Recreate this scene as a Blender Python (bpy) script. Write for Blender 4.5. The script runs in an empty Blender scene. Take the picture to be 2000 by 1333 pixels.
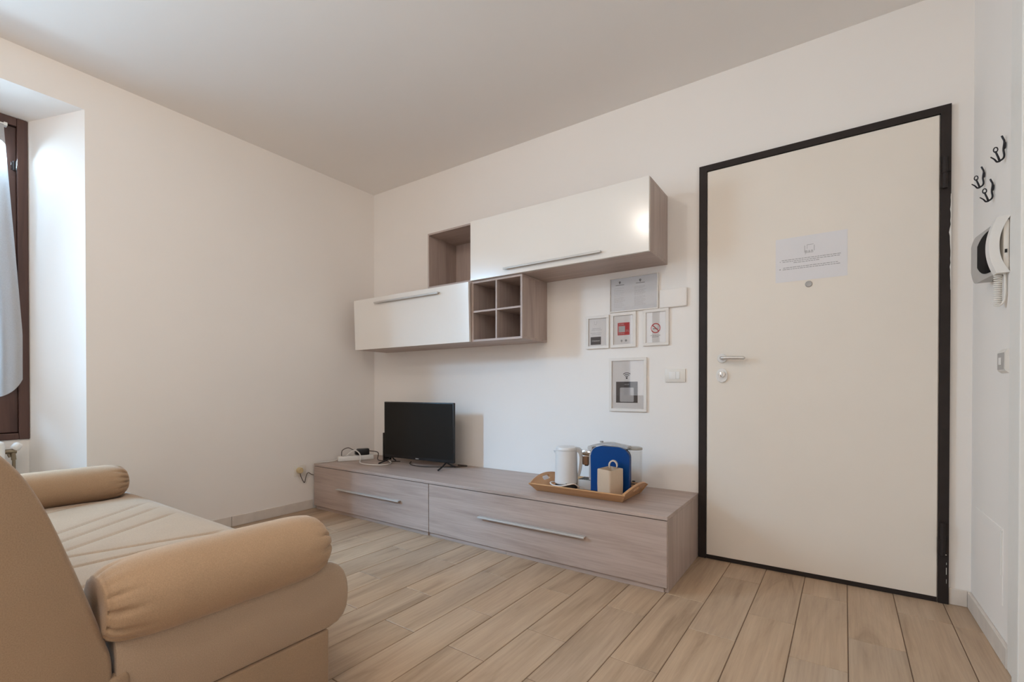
import bpy, bmesh, math, random
from mathutils import Vector, Matrix
random.seed(7)
sc = bpy.context.scene
COL = sc.collection
R = math.radians

# ------------------------------------------------------------------ camera
cam = bpy.data.cameras.new('camera')
cam.sensor_width = 36.0
cam.lens = 914.08 * 36.0 / 2000.0
cam.shift_x = 0.0
cam.shift_y = 101.46 / 2000.0
cam.clip_start = 0.02
camo = bpy.data.objects.new('camera', cam)
COL.objects.link(camo)
camo.location = (3.3577, -2.7445, 0.9295)
camo.rotation_euler = (R(90 - 0.4006), 0, R(34.343))
sc.camera = camo

# ------------------------------------------------------------------ world and light
w = bpy.data.worlds.new('world'); sc.world = w; w.use_nodes = True
bg = w.node_tree.nodes['Background']
bg.inputs[0].default_value = (0.62, 0.76, 1.0, 1)
bg.inputs[1].default_value = 1.6


def area(name, loc, rot, sx, sy, power, color, spread=180):
    l = bpy.data.lights.new(name, 'AREA'); l.shape = 'RECTANGLE'
    l.size = sx; l.size_y = sy; l.energy = power; l.color = color; l.spread = R(spread)
    o = bpy.data.objects.new(name, l); COL.objects.link(o)
    o.location = loc; o.rotation_euler = rot
    return o


# daylight outside window_1 (left wall): the near street side and the strip of sky beyond it
area('daylight_side_window', (-0.50, -2.65, 1.66), (0, R(-68), 0), 1.35, 1.04, 112, (0.54, 0.79, 1.0), 150)
d_ = Vector((1.25, 0.0, 0.70)) - Vector((-1.70, -5.30, 3.30))
area('daylight_sky_strip', (-1.70, -5.30, 3.30), d_.to_track_quat('-Z', 'Y').to_euler(), 1.6, 1.1, 215, (0.28, 0.62, 1.0), 80)
# daylight outside window_2 (wall behind the camera)
area('daylight_back_window', (1.00, -5.2, 1.30), (R(90), 0, 0), 1.1, 2.1, 26, (1.0, 0.92, 0.84))


# bulbs out of frame: the ceiling lamp, then an added fill light
def bulb(name, loc, power):
    l = bpy.data.lights.new(name, 'POINT'); l.energy = power; l.color = (1.0, 0.895, 0.785); l.shadow_soft_size = 0.06
    o = bpy.data.objects.new(name, l); COL.objects.link(o); o.location = loc


bulb('lamp_and_fill_bulb', (1.86, -2.42, 2.545), 19.5)
bulb('lamp_and_fill_bulb', (3.00, -3.75, 2.545), 31)

sc.view_settings.view_transform = 'Standard'
sc.view_settings.look = 'None'
sc.view_settings.exposure = -0.16
sc.view_settings.gamma = 1.0
sc.view_settings.use_curve_mapping = False
sc.cycles.use_denoising = True
sc.cycles.max_bounces = 12
sc.cycles.diffuse_bounces = 8
sc.cycles.glossy_bounces = 4
sc.cycles.transparent_max_bounces = 12
sc.cycles.sample_clamp_indirect = 6.0
sc.cycles.caustics_reflective = False
sc.cycles.caustics_refractive = False


# ------------------------------------------------------------------ materials
def new_mat(name):
    m = bpy.data.materials.new(name); m.use_nodes = True
    nt = m.node_tree
    return m, nt, nt.nodes['Principled BSDF']


def noise(nt, scale=(1, 1, 1), nscale=1.0, detail=4, rough=0.55, dist=0.0, rand=False, coord='Object'):
    tc = nt.nodes.new('ShaderNodeTexCoord')
    mp = nt.nodes.new('ShaderNodeMapping'); mp.inputs['Scale'].default_value = scale
    nt.links.new(tc.outputs[coord], mp.inputs['Vector'])
    if rand:
        oi = nt.nodes.new('ShaderNodeObjectInfo')
        mul = nt.nodes.new('ShaderNodeMath'); mul.operation = 'MULTIPLY'; mul.inputs[1].default_value = 61.0
        nt.links.new(oi.outputs['Random'], mul.inputs[0])
        nt.links.new(mul.outputs[0], mp.inputs['Location'])
    nz = nt.nodes.new('ShaderNodeTexNoise')
    nz.inputs['Scale'].default_value = nscale; nz.inputs['Detail'].default_value = detail
    nz.inputs['Roughness'].default_value = rough; nz.inputs['Distortion'].default_value = dist
    nt.links.new(mp.outputs[0], nz.inputs['Vector'])
    return nz


def ramp(nt, src, stops):
    r = nt.nodes.new('ShaderNodeValToRGB')
    while len(r.color_ramp.elements) < len(stops):
        r.color_ramp.elements.new(0.5)
    for e, (p, c) in zip(r.color_ramp.elements, stops):
        e.position = p; e.color = (*c, 1)
    nt.links.new(src, r.inputs[0])
    return r


def mix(nt, a, b, fac=None, mode='MIX', facv=0.5):
    n = nt.nodes.new('ShaderNodeMix'); n.data_type = 'RGBA'; n.blend_type = mode
    n.inputs[0].default_value = facv
    if fac is not None:
        nt.links.new(fac, n.inputs[0])
    nt.links.new(a, n.inputs[6]); nt.links.new(b, n.inputs[7])
    return n.outputs[2]


def bump(nt, bs, src, strength, dist=0.002):
    b = nt.nodes.new('ShaderNodeBump'); b.inputs['Strength'].default_value = strength; b.inputs['Distance'].default_value = dist
    nt.links.new(src, b.inputs['Height']); nt.links.new(b.outputs[0], bs.inputs['Normal'])


def plain(name, col, rough=0.5, metal=0.0, var=0.04, vscale=30.0, bmp=0.0, spec=0.5, coat=0.0):
    m, nt, bs = new_mat(name)
    nz = noise(nt, nscale=vscale)
    lo = tuple(max(0, c * (1 - var)) for c in col); hi = tuple(min(1, c * (1 + var)) for c in col)
    r = ramp(nt, nz.outputs['Fac'], [(0.3, lo), (0.7, hi)])
    nt.links.new(r.outputs[0], bs.inputs['Base Color'])
    bs.inputs['Roughness'].default_value = rough; bs.inputs['Metallic'].default_value = metal
    bs.inputs['Specular IOR Level'].default_value = spec
    bs.inputs['Coat Weight'].default_value = coat
    if bmp:
        bump(nt, bs, nz.outputs['Fac'], bmp)
    return m


def wood(name, dark, mid, light, grain, rough=0.45, k=1.0, fine=0.35, spec=0.4):
    """grain: axis index the fibres run along"""
    m, nt, bs = new_mat(name)
    s1 = [16 * k] * 3; s1[grain] = 1.1 * k
    s2 = [150 * k] * 3; s2[grain] = 5 * k
    n1 = noise(nt, s1, 1.0, 5, 0.6, 0.6, rand=True)
    n2 = noise(nt, s2, 1.0, 3, 0.6, 0.0, rand=True)
    r1 = ramp(nt, n1.outputs['Fac'], [(0.28, dark), (0.5, mid), (0.72, light)])
    r2 = ramp(nt, n2.outputs['Fac'], [(0.3, (0.62, 0.60, 0.58)), (0.65, (1, 1, 1))])
    c = mix(nt, r1.outputs[0], r2.outputs[0], mode='MULTIPLY', facv=fine)
    nt.links.new(c, bs.inputs['Base Color'])
    bs.inputs['Roughness'].default_value = rough
    bs.inputs['Specular IOR Level'].default_value = spec
    bump(nt, bs, n2.outputs['Fac'], 0.08, 0.001)
    return m


def floor_mat():
    m, nt, bs = new_mat('floor_plank_wood')
    n1 = noise(nt, (8, 1.1, 1), 1.2, 6, 0.6, 1.0, rand=True)
    n2 = noise(nt, (95, 3.2, 1), 1.0, 4, 0.65, 0.3, rand=True)
    n3 = noise(nt, (3, 1.5, 1), 1.0, 2, 0.5, 0.2, rand=True)
    r1 = ramp(nt, n1.outputs['Fac'], [(0.26, (0.300, 0.200, 0.130)), (0.42, (0.47, 0.335, 0.225)), (0.60, (0.545, 0.395, 0.272)), (0.80, (0.60, 0.455, 0.325))])
    r2 = ramp(nt, n2.outputs['Fac'], [(0.3, (0.66, 0.64, 0.62)), (0.62, (1, 1, 1))])
    c = mix(nt, r1.outputs[0], r2.outputs[0], mode='MULTIPLY', facv=0.46)
    r3 = ramp(nt, n3.outputs['Fac'], [(0.35, (0.92, 0.95, 1.0)), (0.65, (1.0, 1.0, 1.0))])
    c = mix(nt, c, r3.outputs[0], mode='MULTIPLY', facv=0.6)
    oi = nt.nodes.new('ShaderNodeObjectInfo')
    r4 = ramp(nt, oi.outputs['Random'], [(0.0, (0.86, 0.86, 0.86)), (0.5, (1, 0.99, 0.97)), (1.0, (0.93, 0.95, 0.97))])
    c = mix(nt, c, r4.outputs[0], mode='MULTIPLY', facv=1.0)
    nt.links.new(c, bs.inputs['Base Color'])
    bs.inputs['Roughness'].default_value = 0.42
    bs.inputs['Specular IOR Level'].default_value = 0.38
    bump(nt, bs, n2.outputs['Fac'], 0.10, 0.001)
    return m


def paint(name, col):
    m, nt, bs = new_mat(name)
    a = noise(nt, nscale=2.2, detail=3)
    b = noise(nt, nscale=140, detail=2)
    r = ramp(nt, a.outputs['Fac'], [(0.3, tuple(c * 0.985 for c in col)), (0.7, col)])
    nt.links.new(r.outputs[0], bs.inputs['Base Color'])
    bs.inputs['Roughness'].default_value = 0.85; bs.inputs['Specular IOR Level'].default_value = 0.2
    bump(nt, bs, b.outputs['Fac'], 0.06, 0.001)
    return m


def fabric(name, col, var=0.10):
    m, nt, bs = new_mat(name)
    a = noise(nt, nscale=420, detail=2)
    b = noise(nt, nscale=7, detail=3)
    r = ramp(nt, a.outputs['Fac'], [(0.3, tuple(c * (1 - var) for c in col)), (0.7, tuple(c * (1 + var) for c in col))])
    r2 = ramp(nt, b.outputs['Fac'], [(0.3, (0.94, 0.94, 0.94)), (0.7, (1, 1, 1))])
    c = mix(nt, r.outputs[0], r2.outputs[0], mode='MULTIPLY', facv=1.0)
    nt.links.new(c, bs.inputs['Base Color'])
    bs.inputs['Roughness'].default_value = 0.95; bs.inputs['Specular IOR Level'].default_value = 0.1
    bs.inputs['Sheen Weight'].default_value = 0.25; bs.inputs['Sheen Roughness'].default_value = 0.45
    bs.inputs['Sheen Tint'].default_value = (1, 0.95, 0.9, 1)
    bump(nt, bs, a.outputs['Fac'], 0.25, 0.001)
    return m


def clear_glass(name, tint=(1, 1, 1), refl_rough=0.02, amount=1.0):
    """thin pane: clear to light, mirrors by Fresnel"""
    m = bpy.data.materials.new(name); m.use_nodes = True
    nt = m.node_tree; nt.nodes.clear()
    out = nt.nodes.new('ShaderNodeOutputMaterial')
    tr = nt.nodes.new('ShaderNodeBsdfTransparent'); tr.inputs[0].default_value = (*tint, 1)
    gl = nt.nodes.new('ShaderNodeBsdfGlossy'); gl.inputs['Roughness'].default_value = refl_rough
    fr = nt.nodes.new('ShaderNodeFresnel'); fr.inputs[0].default_value = 1.5
    mu = nt.nodes.new('ShaderNodeMath'); mu.operation = 'MULTIPLY'; mu.inputs[1].default_value = amount
    mx = nt.nodes.new('ShaderNodeMixShader')
    nt.links.new(fr.outputs[0], mu.inputs[0]); nt.links.new(mu.outputs[0], mx.inputs[0])
    nt.links.new(tr.outputs[0], mx.inputs[1]); nt.links.new(gl.outputs[0], mx.inputs[2])
    nt.links.new(mx.outputs[0], out.inputs[0])
    return m


def sheer(name):
    m = bpy.data.materials.new(name); m.use_nodes = True
    nt = m.node_tree; nt.nodes.clear()
    out = nt.nodes.new('ShaderNodeOutputMaterial')
    tr = nt.nodes.new('ShaderNodeBsdfTransparent')
    tl = nt.nodes.new('ShaderNodeBsdfTranslucent'); tl.inputs[0].default_value = (0.80, 0.82, 0.84, 1)
    df = nt.nodes.new('ShaderNodeBsdfDiffuse'); df.inputs[0].default_value = (0.84, 0.85, 0.86, 1)
    m1 = nt.nodes.new('ShaderNodeMixShader'); m1.inputs[0].default_value = 0.62
    m2 = nt.nodes.new('ShaderNodeMixShader')
    nz = noise(nt, (900, 900, 900), 1.0, 1)
    r = ramp(nt, nz.outputs['Fac'], [(0.35, (0.62,) * 3), (0.65, (0.85,) * 3)])
    nt.links.new(r.outputs[0], m2.inputs[0])
    nt.links.new(tl.outputs[0], m1.inputs[1]); nt.links.new(df.outputs[0], m1.inputs[2])
    nt.links.new(tr.outputs[0], m2.inputs[1]); nt.links.new(m1.outputs[0], m2.inputs[2])
    nt.links.new(m2.outputs[0], out.inputs[0])
    return m


M = {}
M['wall'] = paint('wall_paint', (0.865, 0.825, 0.785))
M['ceiling'] = paint('ceiling_paint', (0.87, 0.835, 0.80))
M['plank'] = floor_mat()
M['grout'] = plain('floor_grout', (0.16, 0.10, 0.065), 0.9)
M['base'] = plain('baseboard_tile', (0.68, 0.62, 0.56), 0.45, var=0.06, vscale=12)
M['trim'] = plain('white_lacquered_trim', (0.80, 0.78, 0.74), 0.4, var=0.01)
vd, vm, vl = (0.37, 0.285, 0.245), (0.465, 0.37, 0.325), (0.53, 0.43, 0.385)
M['veneer_x'] = wood('ash_veneer_horizontal', vd, vm, vl, 0)
M['veneer_y'] = wood('ash_veneer_depth', vd, vm, vl, 1)
M['veneer_z'] = wood('ash_veneer_vertical', vd, vm, vl, 2)
M['lacquer'] = plain('white_gloss_lacquer', (0.80, 0.765, 0.72), 0.19, var=0.01, vscale=3, spec=0.5, coat=0.15)
M['lacquer'].node_tree.nodes['Principled BSDF'].inputs['Coat Roughness'].default_value = 0.12
M['steel'] = plain('brushed_steel', (0.66, 0.64, 0.62), 0.42, 0.75, var=0.05, vscale=60)
M['alu'] = plain('satin_aluminium', (0.54, 0.51, 0.48), 0.48, 0.35, var=0.03, vscale=60)
M['chrome'] = plain('chrome', (0.80, 0.80, 0.80), 0.10, 1.0, var=0.02)
M['dframe'] = plain('dark_brown_metal', (0.026, 0.019, 0.017), 0.55, 0.0, var=0.15, vscale=15, spec=0.25)
M['dleaf'] = plain('cream_door_laminate', (0.80, 0.735, 0.655), 0.42, var=0.01, vscale=4, spec=0.35)
M['wframe'] = wood('dark_stained_window_wood', (0.050, 0.024, 0.019), (0.080, 0.038, 0.030), (0.10, 0.050, 0.038), 2, 0.4, fine=0.2)
M['sofa'] = fabric('tan_sofa_fabric', (0.352, 0.240, 0.154))
M['sofab'] = fabric('tan_bolster_fabric', (0.43, 0.29, 0.182))
M['sofas'] = fabric('window_lit_seat_fabric', (0.425, 0.31, 0.218))  # sofa fabric made paler: window light on the seat put into the colour
M['black'] = plain('black_plastic', (0.012, 0.011, 0.011), 0.4, var=0.1)
M['matteblack'] = plain('matte_black_plastic', (0.010, 0.009, 0.010), 0.7, var=0.1, spec=0.1)
M['screen'] = plain('matte_dark_screen', (0.013, 0.0115, 0.010), 0.35, var=0.03, vscale=5, spec=0.2)
M['badge'] = plain('grey_badge', (0.55, 0.55, 0.55), 0.3, 0.6)
M['wplastic'] = plain('white_plastic', (0.82, 0.80, 0.77), 0.35, var=0.01)
M['iplastic'] = plain('ivory_plastic', (0.78, 0.74, 0.68), 0.35, var=0.02)
M['yplastic'] = plain('yellowed_plastic', (0.60, 0.47, 0.27), 0.4, var=0.05)
M['gplastic'] = plain('grey_plastic', (0.42, 0.40, 0.38), 0.4, var=0.03)
M['silver'] = plain('silver_plastic', (0.50, 0.50, 0.50), 0.35, 0.35, var=0.02)
M['bamboo'] = wood('tray_beech', (0.46, 0.24, 0.11), (0.58, 0.32, 0.15), (0.66, 0.39, 0.20), 0, 0.4, fine=0.25)
M['bamboo_y'] = wood('tray_beech_end', (0.46, 0.24, 0.11), (0.58, 0.32, 0.15), (0.66, 0.39, 0.20), 1, 0.4, fine=0.25)
M['kettle'] = plain('white_kettle_enamel', (0.72, 0.71, 0.70), 0.32, var=0.01)
M['blue'] = plain('glossy_blue_plastic', (0.002, 0.050, 0.215), 0.25, var=0.05, vscale=4, spec=0.35)
M['linen'] = fabric('beige_linen', (0.56, 0.44, 0.33), 0.05)
M['loop'] = plain('pale_cotton_tape', (0.68, 0.58, 0.48), 0.8)
M['tank'] = clear_glass('clear_tank_plastic', (0.965, 0.955, 0.94), 0.10, 0.07)
M['tanklid'] = plain('frosted_tank_lid', (0.40, 0.385, 0.35), 0.3)
M['capsule'] = plain('copper_brown_metal', (0.30, 0.17, 0.10), 0.3, 0.7)
M['fwhite'] = plain('white_frame_lacquer', (0.76, 0.715, 0.665), 0.4, var=0.01)
M['paper'] = plain('white_paper', (0.90, 0.88, 0.88), 0.8, var=0.01, vscale=6)
M['papern'] = plain('notice_paper', (0.755, 0.735, 0.745), 0.8, var=0.01, vscale=6)
M['paper2'] = plain('cool_white_paper', (0.88, 0.89, 0.93), 0.8, var=0.01, vscale=6)
M['ink'] = plain('dark_grey_ink', (0.095, 0.082, 0.082), 0.7)
M['ink2'] = plain('mid_grey_ink', (0.36, 0.35, 0.35), 0.7)
M['ink4'] = plain('faint_grey_ink', (0.64, 0.63, 0.65), 0.7)
M['ink3'] = plain('pale_grey_ink', (0.52, 0.51, 0.52), 0.7)
M['red'] = plain('red_ink', (0.55, 0.045, 0.045), 0.6)
M['glass'] = clear_glass('picture_glass', (1, 1, 1), 0.0, 0.65)
M['pane'] = clear_glass('window_glass', (0.98, 0.99, 1.0), 0.0, 0.8)
M['curtain'] = sheer('sheer_white_curtain')
M['iron'] = plain('blue_black_iron', (0.012, 0.011, 0.016), 0.45, 0.3)
M['rad'] = plain('white_radiator_enamel', (0.80, 0.79, 0.76), 0.35)
M['brass'] = plain('tarnished_brass', (0.28, 0.22, 0.15), 0.4, 0.8)
M['cordw'] = plain('white_cable_sheath', (0.78, 0.74, 0.70), 0.5)
M['cordb'] = plain('dark_brown_cable_sheath', (0.06, 0.04, 0.03), 0.5)
M['street'] = plain('facade_plaster_opposite', (0.70, 0.55, 0.44), 0.9, var=0.08, vscale=1.5)
m, nt, bs = new_mat('lamp_glass_lit'); M['lampglass'] = m
nz = noise(nt, nscale=3)
rr = ramp(nt, nz.outputs['Fac'], [(0.3, (1, 0.86, 0.7)), (0.7, (1, 0.9, 0.75))])
nt.links.new(rr.outputs[0], bs.inputs['Emission Color']); nt.links.new(rr.outputs[0], bs.inputs['Base Color'])
bs.inputs['Emission Strength'].default_value = 4.0


# ------------------------------------------------------------------ mesh helpers
def box(bm, x0, x1, y0, y1, z0, z1, bev=0.0, seg=2, mat=None):
    v = [bm.verts.new(p) for p in ((x0, y0, z0), (x1, y0, z0), (x1, y1, z0), (x0, y1, z0), (x0, y0, z1), (x1, y0, z1), (x1, y1, z1), (x0, y1, z1))]
    fs = [bm.faces.new([v[i] for i in q]) for q in ((3, 2, 1, 0), (4, 5, 6, 7), (0, 1, 5, 4), (1, 2, 6, 5), (2, 3, 7, 6), (3, 0, 4, 7))]
    if bev:
        es = list({e for f in fs for e in f.edges})
        bmesh.ops.bevel(bm, geom=es, offset=bev, segments=seg, affect='EDGES', profile=0.5)
    if mat is not None:
        bmesh.ops.transform(bm, matrix=mat, verts=v)
    return bm


def cyl(bm, c0, c1, r0, r1=None, n=24, cap=True):
    r1 = r0 if r1 is None else r1
    c0 = Vector(c0); c1 = Vector(c1); d = (c1 - c0)
    rot = d.to_track_quat('Z', 'Y').to_matrix().to_4x4()
    mt = Matrix.Translation((c0 + c1) / 2) @ rot
    bmesh.ops.create_cone(bm, cap_ends=cap, cap_tris=False, segments=n, radius1=r0, radius2=r1, depth=d.length, matrix=mt)


def lathe(bm, prof, c=(0, 0, 0), n=32, close=True):
    rings = []
    for r, z in prof:
        rings.append([bm.verts.new((c[0] + r * math.cos(2 * math.pi * i / n), c[1] + r * math.sin(2 * math.pi * i / n), c[2] + z)) for i in range(n)])
    for a, b in zip(rings, rings[1:]):
        for i in range(n):
            j = (i + 1) % n
            bm.faces.new((a[i], a[j], b[j], b[i]))
    if close:
        bm.faces.new(rings[0][::-1]); bm.faces.new(rings[-1])


def tube(bm, pts, r, n=8, closed=False, rads=None, smooth=True):
    P = [Vector(p) for p in pts]
    if smooth and len(P) > 2:
        Q = []
        m = len(P)
        rng = range(m if closed else m - 1)
        for i in rng:
            p0 = P[(i - 1) % m] if (closed or i > 0) else P[0]
            p1 = P[i]; p2 = P[(i + 1) % m]
            p3 = P[(i + 2) % m] if (closed or i + 2 < m) else P[-1]
            for k in range(6):
                t = k / 6.0
                Q.append(0.5 * ((2 * p1) + (-p0 + p2) * t + (2 * p0 - 5 * p1 + 4 * p2 - p3) * t * t + (-p0 + 3 * p1 - 3 * p2 + p3) * t ** 3))
        if not closed:
            Q.append(P[-1])
        P = Q
    N = len(P)
    rings = []
    nrm = None
    for i in range(N):
        a = P[i - 1] if (i > 0 or closed) else P[i]
        b = P[(i + 1) % N] if (i < N - 1 or closed) else P[i]
        t = (b - a).normalized()
        if nrm is None:
            up = Vector((0, 0, 1)) if abs(t.z) < 0.9 else Vector((1, 0, 0))
            nrm = (up - t * up.dot(t)).normalized()
        else:
            nrm = (nrm - t * nrm.dot(t)).normalized()
        bn = t.cross(nrm)
        rr_ = r if rads is None else (rads[0] + (rads[1] - rads[0]) * i / (N - 1))
        rings.append([bm.verts.new(P[i] + (nrm * math.cos(2 * math.pi * k / n) + bn * math.sin(2 * math.pi * k / n)) * rr_) for k in range(n)])
    for i in range(N if closed else N - 1):
        a = rings[i]; b = rings[(i + 1) % N]
        for k in range(n):
            j = (k + 1) % n
            bm.faces.new((a[k], a[j], b[j], b[k]))
    if not closed:
        bm.faces.new(rings[0][::-1]); bm.faces.new(rings[-1])


def prism(bm, prof, axis, a, b):
    """extrude a closed 2D outline; axis 0: prof=(y,z) along x; 1: (x,z) along y; 2: (x,y) along z"""
    def P(u, v, t):
        return ((t, u, v), (u, t, v), (u, v, t))[axis]
    A = [bm.verts.new(P(u, v, a)) for u, v in prof]
    B = [bm.verts.new(P(u, v, b)) for u, v in prof]
    n = len(prof)
    bm.faces.new(A[::-1]); bm.faces.new(B)
    for i in range(n):
        j = (i + 1) % n
        bm.faces.new((A[i], A[j], B[j], B[i]))


def quad(bm, pts):
    return bm.faces.new([bm.verts.new(p) for p in pts])


def obj(name, bm, mat, parent=None, smooth=False, angle=None):
    bmesh.ops.recalc_face_normals(bm, faces=bm.faces)
    me = bpy.data.meshes.new(name)
    bm.to_mesh(me); bm.free()
    me.materials.append(mat)
    if smooth:
        for p in me.polygons:
            p.use_smooth = True
        if angle:
            try:
                me.set_sharp_from_angle(angle=R(angle))
            except Exception:
                pass
    o = bpy.data.objects.new(name, me); COL.objects.link(o)
    if parent is not None:
        o.parent = parent
        # meshes are written in world metres: take the parent's place out again
        o.matrix_parent_inverse = world(parent).inverted()
    return o


def world(o):
    m_ = o.matrix_basis.copy()
    while o.parent is not None:
        m_ = o.parent.matrix_basis @ o.matrix_parent_inverse @ m_ if False else world(o.parent) @ o.matrix_parent_inverse @ m_
        break
    return m_


def thing(name, label, cat, loc=(0, 0, 0), group=None):
    o = bpy.data.objects.new(name, None); COL.objects.link(o)
    o.location = loc; o.empty_display_size = 0.05
    o['label'] = label; o['category'] = cat
    if group:
        o['group'] = group
    return o


def tag(o, label, cat, group=None):
    o['label'] = label; o['category'] = cat
    if group:
        o['group'] = group
    return o


def struct(o):
    o['kind'] = 'structure'
    return o


def B():
    return bmesh.new()


# ================================================================== SETTING
H = 2.6505          # ceiling
XR = 3.85           # right wall
YB = -4.70          # wall behind the camera
RY0, RY1 = -1.9465, -3.36     # window recess in the left wall
RX = -0.30                    # depth of the recess
WY0, WY1 = -2.117, -3.19      # window opening
WZ0, WZ1 = 0.658, 2.400
RZ = 2.4525

# floor: a bed with planks laid on it
bm = B(); box(bm, -0.34, XR + 0.15, YB - 0.1, 0.1, -0.10, -0.0025)
floor = struct(obj('floor', bm, M['grout']))


def plank_mesh(x0, x1, y0, y1):
    bm = B()
    g = 0.0015; c = 0.0014
    x0 += g; x1 -= g; y0 += g; y1 -= g
    lo = [bm.verts.new(p) for p in ((x0, y0, -0.008), (x1, y0, -0.008), (x1, y1, -0.008), (x0, y1, -0.008))]
    mi = [bm.verts.new(p) for p in ((x0, y0, -c), (x1, y0, -c), (x1, y1, -c), (x0, y1, -c))]
    hi = [bm.verts.new(p) for p in ((x0 + c, y0 + c, 0), (x1 - c, y0 + c, 0), (x1 - c, y1 - c, 0), (x0 + c, y1 - c, 0))]
    bm.faces.new(hi)
    for a, b in ((lo, mi), (mi, hi)):
        for i in range(4):
            j = (i + 1) % 4
            bm.faces.new((a[i], a[j], b[j], b[i]))
    return bm


PW = 0.1695; PL = 0.6215
TILT = 0.018
rot = Matrix.Rotation(-math.atan(TILT) * -1 if False else -math.atan(TILT), 4, 'Z')
full = None
for k in range(-21, 4):
    xb = 3.404 + PW * k                      # left edge of the course at y = -1
    ph = -0.236 if (k % 2 == 1) else -0.592
    if k == 2:
        ph = -0.257
    y_hi = ph + PL
    while y_hi > YB:
        y_lo = y_hi - PL
        yt, yb_ = min(y_hi, 0.0), max(y_lo, YB)
        x0, x1 = xb, xb + PW
        # clip to the room, allowing for the slight skew of the courses
        lim0 = max(x0, -0.005 - TILT * 0); lim1 = min(x1, XR + 0.08)
        if yt - yb_ > 0.004 and lim1 - lim0 > 0.004:
            whole = abs((yt - yb_) - PL) < 1e-6 and lim0 == x0 and lim1 == x1
            cx_, cy_ = (lim0 + lim1) / 2, (yt + yb_) / 2
            if whole and full is not None:
                o = bpy.data.objects.new('plank', full); COL.objects.link(o)
            else:
                o = obj('plank', plank_mesh(lim0 - cx_, lim1 - cx_, yb_ - cy_, yt - cy_), M['plank'])
                if whole:
                    full = o.data
            o.location = (cx_ + TILT * (cy_ + 1.0), cy_, random.uniform(-0.0004, 0.0))
            o.rotation_euler = (0, 0, -math.atan(TILT))
            o.parent = floor
        y_hi = y_lo
# planks in the window recess
for x0 in (-0.30, -0.15):
    for y1 in (-2.13, -2.75):
        o = obj('plank', plank_mesh(-0.075, 0.072, -0.31 if y1 > -2.5 else -0.24, 0.31 if y1 > -2.5 else 0.24), M['plank'], None)
        o.location = (x0 + 0.075, -2.44 if y1 > -2.5 else -2.99, 0); o.parent = floor

# ceiling
bm = B(); box(bm, -0.34, XR + 0.15, YB - 0.1, 0.1, H, H + 0.12)
ceiling = struct(obj('ceiling', bm, M['ceiling']))

# wall with the entrance door (television wall)
bm = B(); box(bm, -0.34, XR + 0.15, 0.0, 0.12, -0.05, H + 0.05)
wall_back = struct(obj('wall_back', bm, M['wall']))
# right wall
bm = B(); box(bm, XR, XR + 0.12, YB - 0.05, 0.0, -0.05, H + 0.05)
wall_right = struct(obj('wall_right', bm, M['wall']))

# left wall with a deep splayed window recess
bm = B()
T = -0.42
# masonry to the right and left of the recess, above it, and under the window
prism(bm, [(0, 0.0), (0, RY0), (RX, WY0), (T, WY0), (T, 0.0)], 2, -0.05, H + 0.05)
prism(bm, [(0, RY1), (0, YB - 0.05), (T, YB - 0.05), (T, WY1), (RX, WY1)], 2, -0.05, H + 0.05)
v = []
A_ = [(0, RY0, RZ), (0, RY1, RZ), (RX, WY1, WZ1), (RX, WY0, WZ1)]
head = [bm.verts.new(p) for p in A_]
T_ = [(T, WY1, WZ1), (T, WY0, WZ1)]
hb = [bm.verts.new(p) for p in T_]
top = [bm.verts.new(p) for p in ((0, RY0, H + 0.05), (0, RY1, H + 0.05), (T, WY1, H + 0.05), (T, WY0, H + 0.05))]
bm.faces.new(head)
bm.faces.new((head[3], head[2], hb[0], hb[1]))
bm.faces.new((head[0], top[0], top[1], head[1]))
bm.faces.new((hb[0], hb[1], top[3], top[2]))
bm.faces.new(top)
bm.faces.new((head[0], head[3], hb[1], top[3], top[0])); bm.faces.new((head[1], head[2], hb[0], top[2], top[1]))
box(bm, T, RX, WY1, WY0, -0.05, WZ0)
wall_left = struct(obj('wall_left', bm, M['wall']))

# wall behind the camera, with a tall window
W2X0, W2X1, W2Z0, W2Z1 = 0.48, 1.52, 0.12, 2.32
bm = B()
box(bm, -0.42, W2X0, YB - 0.25, YB, -0.05, H + 0.05)
box(bm, W2X1, XR + 0.12, YB - 0.25, YB, -0.05, H + 0.05)
box(bm, W2X0, W2X1, YB - 0.25, YB, W2Z1, H + 0.05)
box(bm, W2X0, W2X1, YB - 0.25, YB, -0.05, W2Z0)
wall_front = struct(obj('wall_front', bm, M['wall']))

# ---- window_1 in the recess
win = thing('window_1', '', ''); del win['label']; del win['category']; struct(win)
win.location = (RX, (WY0 + WY1) / 2, WZ0)
FX0, FX1 = RX - 0.07, RX + 0.012
fw_ = 0.040


def bar(parent, name, *b, bev=0.004, mat='wframe'):
    bm = B(); box(bm, *b, bev=bev)
    return obj(name, bm, M[mat], parent)


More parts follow.
